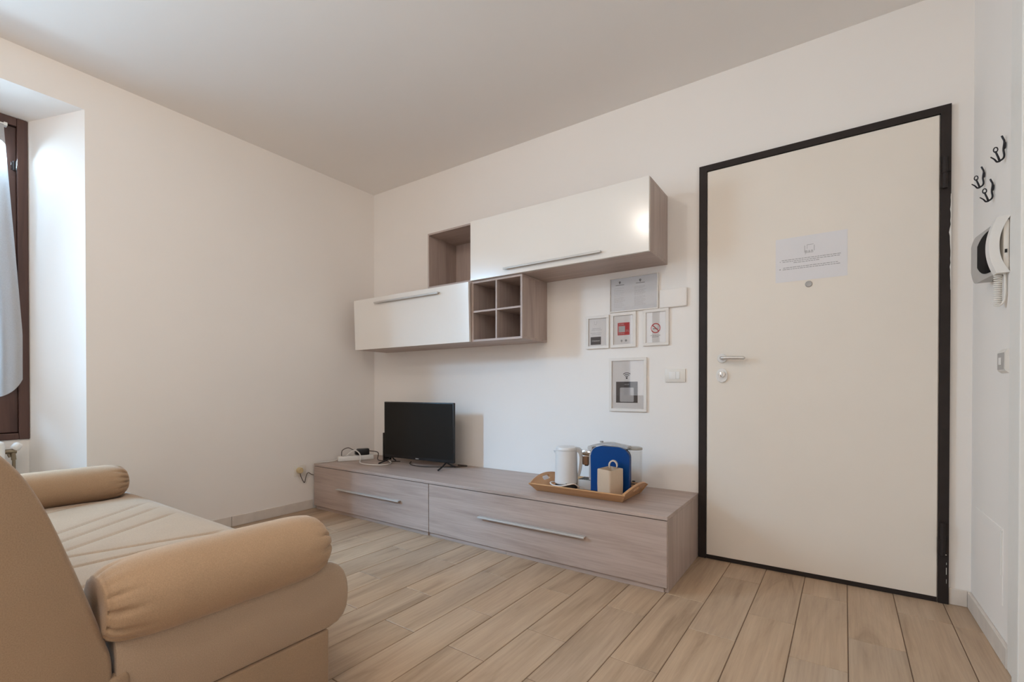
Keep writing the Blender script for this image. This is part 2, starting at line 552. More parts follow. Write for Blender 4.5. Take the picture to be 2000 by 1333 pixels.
bar(win, 'jamb', FX0, FX1, WY0 - fw_, WY0 + 0.002, WZ0, WZ1)
bar(win, 'jamb', FX0, FX1, WY1 - 0.002, WY1 + fw_, WZ0, WZ1)
bar(win, 'head_rail', FX0, FX1 - 0.001, WY1 + fw_, WY0 - fw_, WZ1 - 0.045, WZ1)
bar(win, 'sill_rail', FX0, FX1 - 0.001, WY1 + fw_, WY0 - fw_, WZ0, WZ0 + 0.035)
ym = (WY0 + WY1) / 2
SX0, SX1 = RX - 0.055, RX - 0.004
def sash_leaf(a, b, mt=None):
    """one casement from y=a to y=b; mt swings it open"""
    parts = []
    def put(name, parent, x0, x1, y0, y1, z0, z1, mat, bev):
        bm = B(); box(bm, x0, x1, y0, y1, z0, z1, bev=bev)
        if mt is not None:
            bmesh.ops.transform(bm, matrix=mt, verts=bm.verts)
        return obj(name, bm, M[mat], parent)
    sash = put('sash', win, SX0, SX1, a, a + 0.07, WZ0 + 0.038, WZ1 - 0.048, 'wframe', 0.004)
    for (y0, y1, z0, z1) in ((b - 0.085, b, WZ0 + 0.038, WZ1 - 0.048), (a + 0.07, b - 0.085, WZ1 - 0.125, WZ1 - 0.048), (a + 0.07, b - 0.085, WZ0 + 0.038, WZ0 + 0.15)):
        put('sash_rail', sash, SX0, SX1, y0, y1, z0, z1, 'wframe', 0.004)
    put('pane', sash, SX0 + 0.02, SX0 + 0.024, a + 0.06, b - 0.075, WZ0 + 0.14, WZ1 - 0.115, 'pane', 0)


sash_leaf(ym + 0.003, WY0 - fw_ - 0.0003)
# the second casement, unseen, is swung open to let the sky light in
hy = WY1 + fw_ + 0.003
sash_leaf(hy, ym - 0.003, Matrix.Translation((SX1, hy, 0)) @ Matrix.Rotation(R(-98), 4, 'Z') @ Matrix.Translation((-SX1, -hy, 0)))
for b_ in ((FX0, SX0 - 0.001, WY0 - fw_ - 0.018, WY0 - fw_, WZ0, WZ1), (FX0, SX0 - 0.001, WY1 + fw_, WY0 - fw_, WZ0, WZ0 + 0.052), (FX0, SX0 - 0.001, WY1 + fw_, WY0 - fw_, WZ1 - 0.062, WZ1)):
    bar(win, 'light_stop_bead', *b_, bev=0.001)  # unseen strips added behind the sash to block light leaking past it
# small hinge pin seen on the sash stile
bm = B(); cyl(bm, (SX1 + 0.006, -2.166, 2.115), (SX1 + 0.006, -2.166, 2.165), 0.006, n=12)
box(bm, SX1, SX1 + 0.006, -2.178, -2.160, 2.12, 2.16)
obj('hinge_pin', bm, M['dframe'], win, True, 40)

# ---- window_2 behind the camera (only mirrored in the glass and lacquer)
win2 = thing('window_2', '', ''); del win2['label']; del win2['category']; struct(win2)
win2.location = ((W2X0 + W2X1) / 2, YB - 0.15, W2Z0)
bar(win2, 'jamb', W2X0, W2X0 + 0.06, YB - 0.2, YB - 0.12, W2Z0, W2Z1)
bar(win2, 'jamb', W2X1 - 0.06, W2X1, YB - 0.2, YB - 0.12, W2Z0, W2Z1)
bar(win2, 'mullion', (W2X0 + W2X1) / 2 - 0.05, (W2X0 + W2X1) / 2 + 0.05, YB - 0.2, YB - 0.12, W2Z0 + 0.07, W2Z1 - 0.07)
bar(win2, 'head_rail', W2X0 + 0.06, W2X1 - 0.06, YB - 0.2, YB - 0.12, W2Z1 - 0.07, W2Z1)
bar(win2, 'sill_rail', W2X0 + 0.06, W2X1 - 0.06, YB - 0.2, YB - 0.12, W2Z0, W2Z0 + 0.07)
for a, b in ((W2X0 + 0.06, (W2X0 + W2X1) / 2 - 0.05), ((W2X0 + W2X1) / 2 + 0.05, W2X1 - 0.06)):
    bm = B(); box(bm, a - 0.005, b + 0.005, YB - 0.165, YB - 0.160, W2Z0 + 0.06, W2Z1 - 0.06)
    obj('pane', bm, M['pane'], win2)

# ---- entrance door
door = thing('door_1', '', ''); del door['label']; del door['category']; struct(door)
door.location = (3.263, 0, 0)
DX0, DX1, DZ = 2.748, 3.778, 2.160
LX0, LX1, LZ0, LZ1 = 2.790, 3.740, 0.012, 2.123
FT = 0.016
bm = B()
outer = [(DX0, 0.0), (DX0, DZ), (DX1, DZ), (DX1, 0.0), (LX1 + 0.004, 0.0), (LX1 + 0.004, LZ1 + 0.004), (LX0 - 0.003, LZ1 + 0.004), (LX0 - 0.003, 0.0)]
prism(bm, outer, 1, -FT, 0.0)
obj('door_frame', bm, M['dframe'], door)
bm = B(); box(bm, LX0 + 0.001, LX1, -0.013, -0.0005, LZ0 + 0.010, LZ1, bev=0.0015, seg=1)
leaf = obj('door_leaf', bm, M['dleaf'], door)
bm = B(); box(bm, LX0, LX1, -0.014, -0.0005, 0.001, LZ0 + 0.009)
obj('threshold_strip', bm, M['dframe'], door)
# hinges on the right jamb
for z0, z1 in ((1.798, 1.933), (0.210, 0.353)):
    bm = B()
    zm = (z0 + z1) / 2
    cyl(bm, (3.757, -0.024, z0), (3.757, -0.024, zm - 0.002), 0.0085, n=16)
    cyl(bm, (3.757, -0.024, zm - 0.002), (3.757, -0.024, zm + 0.002), 0.0105, n=16)
    cyl(bm, (3.757, -0.024, zm + 0.002), (3.757, -0.024, z1), 0.0085, n=16)
    box(bm, 3.757, 3.777, -0.021, -0.015, zm + 0.004, z1 - 0.004)
    box(bm, 3.742, 3.757, -0.021, -0.012, z0 + 0.004, zm - 0.004)
    obj('hinge', bm, M['dframe'], door, True, 40)
# chips of white paint on the hinge-side jamb
bm = B()
random.seed(4)
edge = []
for i in range(26):
    z = 1.36 + i * 0.0165
    edge.append((DX1 - 0.0005 - abs(random.gauss(0.0022, 0.0018)) * (1.0 - abs(i - 14) / 18.0), z))
prism(bm, [(DX1 + 0.0005, edge[0][1])] + edge + [(DX1 + 0.0005, edge[-1][1])], 1, -FT - 0.0006, -FT + 0.0002)
for (z, h_, w_) in ((0.128, 0.030, 0.0016), (0.171, 0.009, 0.0012), (0.212, 0.003, 0.006), (0.09, 0.018, 0.0010), (0.29, 0.014, 0.0010)):
    box(bm, DX1 - 0.007 - w_, DX1 - 0.007, -FT - 0.0006, -FT + 0.0002, z, z + h_)
chips = obj('paint_chips', bm, M['trim'], door); chips['kind'] = 'stuff'
# lever handle
hd = B()
lathe(hd, [(0.0, 0), (0.0245, 0), (0.0245, 0.006), (0.022, 0.009), (0.0, 0.009)], n=28, close=False)
bmesh.ops.transform(hd, matrix=Matrix.Translation((2.868, -0.0125, 1.0985)) @ Matrix.Rotation(R(90), 4, 'X'), verts=hd.verts)
hdo = obj('handle_rose', hd, M['wplastic'], door, True, 40)
bm = B()
tube(bm, [(2.870, -0.018, 1.0985), (2.870, -0.050, 1.0985), (2.874, -0.060, 1.0985), (2.888, -0.064, 1.098), (2.93, -0.064, 1.0965), (2.972, -0.062, 1.0945), (2.978, -0.058, 1.0942)], 0.0088, n=14)
obj('handle_lever', bm, M['steel'], hdo, True, 50)
# oval lock plate and cylinder knob
bm = B()
pts = []
for i in range(40):
    a = 2 * math.pi * i / 40
    pts.append((0.0285 * math.cos(a), 0.0385 * math.sin(a) * (1.0 if abs(math.sin(a)) < 2 else 1)))
prism(bm, [(2.8675 + x, 1.006 + z) for x, z in pts], 1, -0.024, -0.0125)
es = [e for e in bm.edges if all(abs(v.co.y + 0.024) < 1e-5 for v in e.verts)]
bmesh.ops.bevel(bm, geom=es, offset=0.005, segments=3, affect='EDGES', profile=0.6)
lk = obj('lock_plate', bm, M['wplastic'], door, True, 50)
bm = B()
cyl(bm, (2.868, -0.024, 1.012), (2.868, -0.030, 1.012), 0.0165, n=24)
box(bm, 2.8635, 2.8725, -0.048, -0.028, 0.998, 1.026, bev=0.003)
obj('cylinder_knob', bm, M['chrome'], lk, True, 40)
# spyhole
bm = B()
lathe(bm, [(0, 0), (0.0155, 0), (0.0155, 0.003), (0.012, 0.006), (0.009, 0.0045), (0, 0.0045)], n=28, close=False)
bmesh.ops.transform(bm, matrix=Matrix.Translation((3.262, -0.013, 1.450)) @ Matrix.Rotation(R(90), 4, 'X'), verts=bm.verts)
obj('spyhole', bm, M['gplastic'], door, True, 40)

# ---- baseboards
BH, BT = 0.070, 0.010


def skirting(name, segs):
    e = bpy.data.objects.new(name, None); COL.objects.link(e); struct(e)
    e.location = (segs[0][0], segs[0][2], 0)
    for s in segs:
        bm = B(); box(bm, s[0], s[1], s[2], s[3], 0.0005, BH, bev=0.0018, seg=1)
        obj('skirting_tile', bm, M['base'], e)
    return e


skirting('baseboard_back', [(DX1 + 0.001, XR - BT - 0.001, -BT, -0.0005)])
segs = []
ys = [-0.002, -0.50]
skirting('baseboard_right', [(XR - BT - 0.002, XR - 0.0005, -0.545, -BT - 0.001)])
segs = []
y = -0.606
for y1 in (-1.205, -1.816, RY0 + 0.004):
    segs.append((0.0005, BT, y1 + 0.001, y)); y = y1 - 0.001
skirting('baseboard_left', segs)

# ---- architrave of the doorway at the right edge
tr1 = bpy.data.objects.new('trim_1', None); COL.objects.link(tr1); struct(tr1); tr1.location = (XR, -0.6, 0)
bm = B(); box(bm, XR - 0.010, XR - 0.0005, -0.640, -0.547, 0.0005, 2.30, bev=0.002)
obj('casing_board', bm, M['trim'], tr1)
bm = B(); box(bm, XR - 0.021, XR - 0.0005, -0.70, -0.6405, 0.0005, 2.34, bev=0.003)
obj('casing_moulding', bm, M['trim'], tr1)
# flush hatch low in the right wall
hat = bpy.data.objects.new('trim_2', None); COL.objects.link(hat); struct(hat); hat.location = (XR, -0.27, 0.36)
bm = B(); box(bm, XR - 0.0025, XR + 0.001, -0.452, -0.085, 0.180, 0.446, bev=0.001, seg=1)
obj('hatch_cover', bm, M['wall'], hat)
bm = B(); box(bm, XR - 0.007, XR - 0.0025, -0.4515, -0.440, 0.284, 0.440, bev=0.0012, seg=1)
obj('hatch_hinge_strip', bm, M['trim'], hat)

# ================================================================== TELEVISION BENCH
YBF = -0.603
BX0, BX1, BZ = 0.020, 2.7457, 0.3529
tb = thing('tv_bench', 'long low pale ash wood bench with two drawer fronts under the television', 'bench', ((BX0 + BX1) / 2, -0.3, 0))
bm = B(); box(bm, BX0, BX1, YBF, -0.003, BZ - 0.0175, BZ, bev=0.0008, seg=1)
obj('top_panel', bm, M['veneer_x'], tb)
for a in (BX0, BX1 - 0.018):
    bm = B(); box(bm, a, a + 0.018, YBF + 0.0195, -0.003, 0.0005, BZ - 0.018, bev=0.0006, seg=1)
    obj('side_panel', bm, M['veneer_z'], tb)
bm = B(); box(bm, 1.240, 1.276, YBF + 0.021, -0.01, 0.0005, BZ - 0.018)
obj('divider_panel', bm, M['veneer_z'], tb)
bm = B(); box(bm, BX0 + 0.018, BX1 - 0.018, -0.012, -0.004, 0.026, BZ - 0.018)
obj('back_panel', bm, M['veneer_x'], tb)
for a, b in ((BX0 + 0.018, 1.240), (1.276, BX1 - 0.018)):
    bm = B(); box(bm, a, b, YBF + 0.021, -0.013, 0.026, 0.042)
    obj('bottom_panel', bm, M['veneer_x'], tb)
for a, b in ((BX0 + 0.0185, 1.2395), (1.2765, 1.846), (1.848, BX1 - 0.0185)):
    bm = B(); box(bm, a, b, YBF + 0.012, YBF + 0.028, 0.0005, 0.0255)
    obj('plinth_board', bm, M['veneer_x'], tb)
for a, b, h0, h1 in ((BX0 + 0.003, 1.2535, 0.330, 1.001), (1.2585, BX1 - 0.0018, 1.668, 2.343)):
    bm = B(); box(bm, a, b, YBF, YBF + 0.019, 0.027, BZ - 0.0215, bev=0.0008, seg=1)
    d = obj('drawer_front', bm, M['veneer_x'], tb)
    bm = B()
    zc = 0.189
    prism(bm, [(YBF - 0.0005, zc + 0.006), (YBF - 0.024, zc + 0.006), (YBF - 0.026, zc + 0.004), (YBF - 0.026, zc - 0.0025), (YBF - 0.022, zc - 0.0025), (YBF - 0.022, zc + 0.002), (YBF - 0.0005, zc + 0.002)], 0, h0, h1)
    obj('handle', bm, M['alu'], d)

# ================================================================== WALL UNITS
UY = -0.3289
# upper long cabinet
UX0, UX1, UZ0, UZ1 = 1.3709, 2.571, 1.6518, 2.0456
uc = thing('wall_cabinet', 'long upper wall cabinet with glossy white flap door beside the entrance door', 'cabinet', ((UX0 + UX1) / 2, -0.16, UZ0))
t = 0.018
bodyY = UY + 0.0195


def panel(parent, name, mat, *b):
    bm = B(); box(bm, *b, bev=0.0006, seg=1)
    return obj(name, bm, M[mat], parent)


panel(uc, 'top_panel', 'veneer_x', UX0, UX1, bodyY, -0.001, UZ1 - t, UZ1)
panel(uc, 'bottom_panel', 'veneer_x', UX0, UX1, bodyY, -0.001, UZ0, UZ0 + t)
panel(uc, 'side_panel', 'veneer_z', UX0, UX0 + t, bodyY, -0.001, UZ0 + t, UZ1 - t)
panel(uc, 'side_panel', 'veneer_z', UX1 - t, UX1, bodyY, -0.001, UZ0 + t, UZ1 - t)
panel(uc, 'back_panel', 'veneer_x', UX0 + t, UX1 - t, -0.012, -0.002, UZ0 + t, UZ1 - t)
d = panel(uc, 'flap_door', 'lacquer', UX0 + 0.0015, UX1 - 0.0015, UY, UY + 0.0185, UZ0 + 0.0015, UZ1 - 0.0015)
d.data.materials[0] = M['lacquer']
bm = B()
zc = 1.690
prism(bm, [(UY - 0.0003, zc + 0.005), (UY - 0.021, zc + 0.005), (UY - 0.023, zc + 0.003), (UY - 0.023, zc - 0.006), (UY - 0.019, zc - 0.006), (UY - 0.019, zc), (UY - 0.0003, zc)], 0, 1.652, 2.306)
obj('handle', bm, M['alu'], d)

# open box left of it
ox0, ox1, oz0, oz1 = 0.962, UX0 - 0.001, 1.6535, 2.0456
OY = -0.3083
ob = thing('open_box_shelf', 'empty open ash wood box shelf on wall left of the long upper cabinet', 'shelf', ((ox0 + ox1) / 2, -0.15, oz0))
panel(ob, 'top_panel', 'veneer_x', ox0, ox1, OY, -0.001, oz1 - 0.012, oz1)
panel(ob, 'bottom_panel', 'veneer_x', ox0, ox1, OY, -0.001, oz0, oz0 + 0.012)
panel(ob, 'side_panel', 'veneer_z', ox0, ox0 + 0.012, OY, -0.001, oz0 + 0.012, oz1 - 0.012)
panel(ob, 'side_panel', 'veneer_z', ox1 - 0.012, ox1, OY, -0.001, oz0 + 0.012, oz1 - 0.012)
panel(ob, 'back_panel', 'veneer_z', ox0 + 0.012, ox1 - 0.012, -0.016, -0.004, oz0 + 0.012, oz1 - 0.012)

# lower cabinet with drop flap
LCX0, LCX1, LCZ0, LCZ1 = 0.1682, 1.3665, 1.2487, 1.6518
lc = thing('wall_cabinet', 'lower left wall cabinet with white drop flap slightly open above television', 'cabinet', ((LCX0 + LCX1) / 2, -0.16, LCZ0))
panel(lc, 'top_panel', 'veneer_x', LCX0, LCX1, bodyY, -0.001, LCZ1 - t, LCZ1 - 0.0005)
panel(lc, 'bottom_panel', 'veneer_x', LCX0, LCX1, bodyY, -0.001, LCZ0, LCZ0 + t)
panel(lc, 'side_panel', 'veneer_z', LCX0, LCX0 + t, bodyY, -0.001, LCZ0 + t, LCZ1 - t)
panel(lc, 'side_panel', 'veneer_z', LCX1 - t, LCX1, bodyY, -0.001, LCZ0 + t, LCZ1 - t)
panel(lc, 'back_panel', 'veneer_x', LCX0 + t, LCX1 - t, -0.012, -0.002, LCZ0 + t, LCZ1 - t)
# flap hangs on its lower edge and leans out a little at the top
TL = Matrix.Translation((0, UY + 0.0185, LCZ0)) @ Matrix.Rotation(R(1.9), 4, 'X') @ Matrix.Translation((0, -(UY + 0.0185), -LCZ0))
fz1 = LCZ1 - 0.006
bm = B(); box(bm, LCX0 + 0.0015, LCX1 - 0.0025, UY, UY + 0.0185, LCZ0 + 0.0005, fz1, bev=0.0008, seg=1)
bmesh.ops.transform(bm, matrix=TL, verts=bm.verts)
d = obj('flap_door', bm, M['lacquer'], lc)
bm = B()
zc = 1.602
prism(bm, [(UY - 0.0003, zc + 0.006), (UY - 0.021, zc + 0.006), (UY - 0.023, zc + 0.004), (UY - 0.023, zc - 0.006), (UY - 0.019, zc - 0.006), (UY - 0.019, zc + 0.001), (UY - 0.0003, zc + 0.001)], 0, 0.436, 1.107)
bmesh.ops.transform(bm, matrix=TL, verts=bm.verts)
obj('handle', bm, M['alu'], d)

# four-hole cube shelf
qx0, qx1, qz0, qz1 = 1.3675, 1.7700, 1.2487, 1.6505
qs = thing('cube_shelf', 'ash wood wall shelf with four square cubbyholes under the upper cabinet', 'shelf', ((qx0 + qx1) / 2, -0.15, qz0))
t2 = 0.014
panel(qs, 'top_panel', 'veneer_x', qx0, qx1, OY, -0.001, qz1 - t2, qz1)
panel(qs, 'bottom_panel', 'veneer_x', qx0, qx1, OY, -0.001, qz0, qz0 + t2)
panel(qs, 'side_panel', 'veneer_z', qx0, qx0 + t2, OY, -0.001, qz0 + t2, qz1 - t2)
panel(qs, 'side_panel', 'veneer_z', qx1 - t2, qx1, OY, -0.001, qz0 + t2, qz1 - t2)
panel(qs, 'back_panel', 'veneer_z', qx0 + t2, qx1 - t2, -0.012, -0.003, qz0 + t2, qz1 - t2)
qm = 1.569; qzm = 1.4485
panel(qs, 'divider_panel', 'veneer_z', qm - 0.006, qm + 0.006, OY + 0.001, -0.012, qz0 + t2, qz1 - t2)
panel(qs, 'shelf_board', 'veneer_x', qx0 + t2, qm - 0.006, OY + 0.001, -0.012, qzm - 0.006, qzm + 0.006)
panel(qs, 'shelf_board', 'veneer_x', qm + 0.006, qx1 - t2, OY + 0.001, -0.012, qzm - 0.006, qzm + 0.006)

# ================================================================== SOFA BED
SXR = 2.10; SXL = 0.14
ZT = 0.404
sf = thing('sofa_bed', 'tan fabric sofa bed with quilted seat standing in front of the left wall window', 'sofa', ((SXL + SXR) / 2, -2.3, 0))
# box base under the mattress
bm = B(); box(bm, SXL + 0.03, SXR - 0.004, -2.66, -1.884, 0.0008, 0.200, bev=0.008, seg=3)
obj('base', bm, M['sofa'], sf, True, 40)


# seat mattress: cross-section in (y,z) swept along x, top displaced by quilting seams and bolsters
def seat():
    bm = B()
    prof = []
    # top from back to front, then round the front lip, bottom to the back
    yb_, yf = -2.399, -1.822
    ztop, zbot = ZT, 0.197
    n_top = 46
    for i in range(n_top + 1):
        prof.append((yb_ + (yf - 0.105 - yb_) * i / n_top, ztop, 1))
    # front top shoulder (soft), face, lower corner
    for (y_, z_) in ((-1.905, 0.4025), (-1.882, 0.398), (-1.858, 0.390), (-1.838, 0.379), (-1.823, 0.363), (-1.815, 0.343), (-1.8115, 0.318), (-1.8110, 0.293), (-1.8125, 0.263), (-1.818, 0.238), (-1.829, 0.219), (-1.849, 0.205), (-1.878, 0.198)):
        prof.append((y_, z_, 0))
    prof.append((yb_, zbot, 0))
    seams = []  # (x at the back, x at the front)
    for a, b in (((1.017, -2.274), (0.755, -1.958)), ((1.155, -2.292), (0.913, -1.979)), ((1.288, -2.307), (1.063, -1.956)), ((1.367, -2.321), (1.442, -2.048)), ((1.495, -2.337), (1.501, -2.191)),
                 ((0.62, -2.27), (0.45, -1.95)), ((1.70, -2.33), (1.66, -2.0))):
        seams.append((a, b))

    def h(x, y_):
        d = 0.0
        for a, b in seams:
            tt = (y_ - a[1]) / (b[1] - a[1])
            xs = a[0] + (b[0] - a[0]) * tt
            dx = abs(x - xs)
            d -= 0.0075 * math.exp(-(dx / 0.008) ** 2) + 0.003 * math.exp(-(dx / 0.04) ** 2)
        # dents under the bolsters
        d -= 0.030 * math.exp(-((x - 2.02) / 0.06) ** 2)
        d -= 0.022 * math.exp(-((x - 0.40) / 0.06) ** 2)
        return d
    NX = 300
    rings = []
    for i in range(NX + 1):
        s = i / NX
        x = SXL + (SXR - SXL) * s
        # rounded ends
        e = min(x - SXL, SXR - x)
        rd = 0.035
        k = 0.0 if e >= rd else rd - math.sqrt(max(0.0, rd * rd - (rd - e) ** 2))
        ring = []
        for (y_, z_, f_) in prof:
            zc_ = (ZT + 0.197) / 2
            zz = z_
            if z_ > zc_:
                zz = max(z_ - k, zc_)
            else:
                zz = z_ + k * 0.45
            if f_:
                fade = min(1.0, max(0.0, (-1.905 - y_) / 0.04))
                zz += h(x, y_) * (0.35 + 0.65 * fade)
            yy = y_ - (k * 0.35 if y_ > -1.9 else 0)
            ring.append(bm.verts.new((x, yy, zz)))
        rings.append(ring)
    n = len(prof)
    for a, b in zip(rings, rings[1:]):
        for k in range(n):
            j = (k + 1) % n
            bm.faces.new((a[k], a[j], b[j], b[k]))
    bm.faces.new(rings[0][::-1]); bm.faces.new(rings[-1])
    return bm


obj('seat_mattress', seat(), M['sofas'], sf, True, 60)


# backrest: leaning slab, its near end face fills the lower left corner
def backrest():
    bm = B()
    front = [(-2.408, 0.012), (-2.403, 0.08), (-2.402, 0.17), (-2.402, 0.26), (-2.402, 0.344), (-2.412, 0.39), (-2.432, 0.463), (-2.462, 0.565), (-2.499, 0.681), (-2.530, 0.756), (-2.566, 0.811), (-2.605, 0.845), (-2.650, 0.861)]
    back = [(-2.70, 0.852), (-2.74, 0.82), (-2.755, 0.77), (-2.735, 0.66), (-2.69, 0.50), (-2.655, 0.36), (-2.64, 0.2), (-2.63, 0.08), (-2.62, 0.012), (-2.55, 0.004), (-2.47, 0.004)]
    prof = front + back
    # denser outline
    P = [Vector((a, b, 0)) for a, b in prof]
    Q = []
    m_ = len(P)
    for i in range(m_):
        p0, p1, p2, p3 = P[i - 1], P[i], P[(i + 1) % m_], P[(i + 2) % m_]
        for k in range(3):
            tt = k / 3
            Q.append(0.5 * ((2 * p1) + (-p0 + p2) * tt + (2 * p0 - 5 * p1 + 4 * p2 - p3) * tt * tt + (-p0 + 3 * p1 - 3 * p2 + p3) * tt ** 3))
    cen = sum(Q, Vector()) / len(Q)
    rd = 0.03
    xs = []
    for e in (0.0, 0.002, 0.006, 0.012, 0.02, 0.03):
        xs.append((SXL + e, rd - math.sqrt(max(0, rd * rd - (rd - e) ** 2))))
    for i in range(1, 20):
        xs.append((SXL + 0.03 + (SXR - SXL - 0.06) * i / 20, 0))
    for e in (0.03, 0.02, 0.012, 0.006, 0.002, 0.0):
        xs.append((SXR - e, rd - math.sqrt(max(0, rd * rd - (rd - e) ** 2))))
    rings = []
    for x, k in xs:
        ring = []
        for q in Q:
            dv = q - cen
            q2 = q - dv.normalized() * k * 0.55
            ring.append(bm.verts.new((x, q2.x, q2.y)))
        rings.append(ring)
    n = len(Q)
    for a, b in zip(rings, rings[1:]):
        for i in range(n):
            j = (i + 1) % n
            bm.faces.new((a[i], a[j], b[j], b[i]))
    bm.faces.new(rings[0][::-1]); bm.faces.new(rings[-1])
    return bm


obj('backrest', backrest(), M['sofa'], sf, True, 60)
# gathered cloth tab at the hinge between backrest and seat
bm = B()
box(bm, SXR - 0.03, SXR + 0.004, -2.452, -2.372, 0.10, 0.318, bev=0.012, seg=3)
for v_ in bm.verts:
    if v_.co.x > SXR - 0.012:
        v_.co.x += 0.0045 * math.sin(v_.co.y * 190 + v_.co.z * 8)
        v_.co.z += 0.010 * math.sin(v_.co.y * 70)
obj('hinge_tab', bm, M['sofa'], sf, True, 60)


def bolster(name, label, X0, zc_, r, y0, y1, seed, near):
    """cylinder cushion with pinched, pleated ends; axis along y"""
    rnd = random.Random(seed)
    bm = B()
    L = y1 - y0
    near_end = [(0.0, 0.0), (0.0, 0.30), (0.0, 0.58), (0.003, 0.66), (0.006, 0.695), (0.010, 0.70), (0.018, 0.745), (0.032, 0.80), (0.052, 0.855), (0.080, 0.905), (0.12, 0.945), (0.17, 0.975), (0.23, 0.992)]
    far_end = [(0.0, 0.0), (0.001, 0.20), (0.003, 0.38), (0.008, 0.52), (0.016, 0.64), (0.028, 0.745), (0.045, 0.83), (0.070, 0.90), (0.105, 0.95), (0.15, 0.982), (0.20, 0.996)]
    prof = near_end + [(0.30, 1.0), (0.38, 1.0), (0.46, 1.0), (0.54, 1.0), (0.62, 1.0), (0.70, 1.0)] + [(1 - p, q) for p, q in reversed(far_end)]
    n = 96
    ph = [rnd.uniform(0, 6.28) for _ in range(6)]
    rings = []
    for p, q in prof:
        ring = []
        edge = min(p, 1 - p)
        for k in range(n):
            a = 2 * math.pi * k / n
            pl = 0.0
            if 0.004 < edge < 0.16 and q > 0.6:
                wgt = math.exp(-((edge - 0.035) / 0.045) ** 2)
                s_ = math.sin(a * 15 + ph[0] + 1.4 * math.sin(a * 3 + ph[1]))
                pl = wgt * 0.19 * (max(0.0, s_) ** 2 * 1.3 - 0.25) * (0.55 + 0.45 * math.sin(a * 2 + ph[2]))
            rr_ = r * q * (1 - pl)
            x = X0 + rr_ * math.cos(a) * 1.05
            z = zc_ + rr_ * math.sin(a)
            # the cushion settles on the seat
            zf = zc_ - r * 0.92
            if z < zf:
                z = zf + (z - zf) * 0.3
            sag = 0.0
            y_ = y0 + L * p + (0.004 * math.cos(a) if q < 0.72 else 0)
            ring.append(bm.verts.new((x, y_, z + sag)))
        rings.append(ring)
    for a, b in zip(rings, rings[1:]):
        for k in range(n):
            j = (k + 1) % n
            bm.faces.new((a[k], a[j], b[j], b[k]))
    bmesh.ops.remove_doubles(bm, verts=bm.verts, dist=1e-6)
    o = obj(name, bm, M['sofab'], None, True, 70)
    # origin at the cushion's place
    o.data.transform(Matrix.Translation((-X0, -(y0 + y1) / 2, -(zc_ - r))))
    o.location = (X0, (y0 + y1) / 2, zc_ - r)
    tag(o, label, 'cushion', 'bolster cushions on the sofa bed')
    return o


bolster('bolster_cushion', 'large tan bolster cushion on near end of sofa seat beside the backrest', 2.052, ZT + 0.057, 0.095, -2.424, -1.885, 3, True)
bolster('bolster_cushion', 'smaller looking tan bolster cushion on far end of sofa by window recess', 0.400, ZT + 0.067, 0.086, -2.41, -1.890, 8, False)

# ================================================================== TELEVISION
TA = R(3.0)
TM = Matrix.Translation((0.766, -0.225, 0)) @ Matrix.Rotation(TA, 4, 'Z')
tv = thing('television', 'small black flat screen television standing on the wooden bench', 'television', (0.766, -0.225, BZ))


def tvpart(name, bm, mat, parent, smooth=False):
    bmesh.ops.transform(bm, matrix=TM, verts=bm.verts)
    return obj(name, bm, M[mat], parent, smooth, 40)


hw = 0.350
z0, z1 = 0.396, 0.834
bm = B(); box(bm, -hw, hw, 0.0, 0.022, z0, z1, bev=0.004)
cab = tvpart('cabinet_shell', bm, 'black', tv, True)
bm = B()
prism(bm, [(-hw + 0.10, z0 + 0.01), (hw - 0.10, z0 + 0.01), (hw - 0.10, z0 + 0.21), (-hw + 0.10, z0 + 0.21)], 1, 0.0225, 0.058)
tvpart('rear_housing', bm, 'black', tv)
bm = B(); box(bm, -hw + 0.008, hw - 0.008, -0.0012, 0.0, z0 + 0.022, z1 - 0.008)
tvpart('screen', bm, 'screen', tv)
bm = B(); box(bm, -0.016, 0.016, -0.0016, 0.0, z0 + 0.006, z0 + 0.0125)
tvpart('badge', bm, 'badge', tv)
for s in (-1, 1):
    bm = B()
    tube(bm, [(s * 0.275, 0.011, z0 + 0.004), (s * 0.285, -0.045, 0.375), (s * 0.297, -0.108, BZ + 0.0068)], 0.006, n=8, smooth=False)
    tube(bm, [(s * 0.275, 0.011, z0 + 0.004), (s * 0.292, 0.045, 0.375), (s * 0.304, 0.078, BZ + 0.0068)], 0.006, n=8, smooth=False)
    tvpart('foot', bm, 'black', tv, True)

bm = B(); box(bm, 0.350, 0.362, -0.203, -0.120, BZ + 0.0005, 0.580, bev=0.002)
tag(obj('set_top_box', bm, M['black']), 'slim black box standing upright behind left edge of the television', 'set top box')

# ---- power strip, adapter, cables on the bench
pc = Vector((0.150, -0.312, 0)); pd = Vector((0.12, 0.25, 0)).normalized()
ang = math.atan2(pd.y, pd.x)
PM = Matrix.Translation((pc.x, pc.y, BZ)) @ Matrix.Rotation(ang, 4, 'Z')
ps = thing('power_strip', 'white multi-socket power strip lying on the bench left of television', 'power strip', (pc.x, pc.y, BZ))
bm = B(); box(bm, -0.14, 0.14, -0.026, 0.026, 0.0006, 0.040, bev=0.006)
bmesh.ops.transform(bm, matrix=PM, verts=bm.verts)
obj('strip_body', bm, M['wplastic'], ps, True, 40)
bm = B()
for k in range(4):
    cyl(bm, (-0.09 + 0.055 * k, 0, 0.0395), (-0.09 + 0.055 * k, 0, 0.0412), 0.0195, n=20)
bmesh.ops.transform(bm, matrix=PM, verts=bm.verts)
obj('socket_face', bm, M['gplastic'], ps)
AM = PM @ Matrix.Translation((0.055, 0.0, 0.0418))
ad = thing('power_adapter', 'black power adapter plugged into the white power strip', 'adapter', tuple((PM @ Vector((0.055, 0, 0.0418)))))
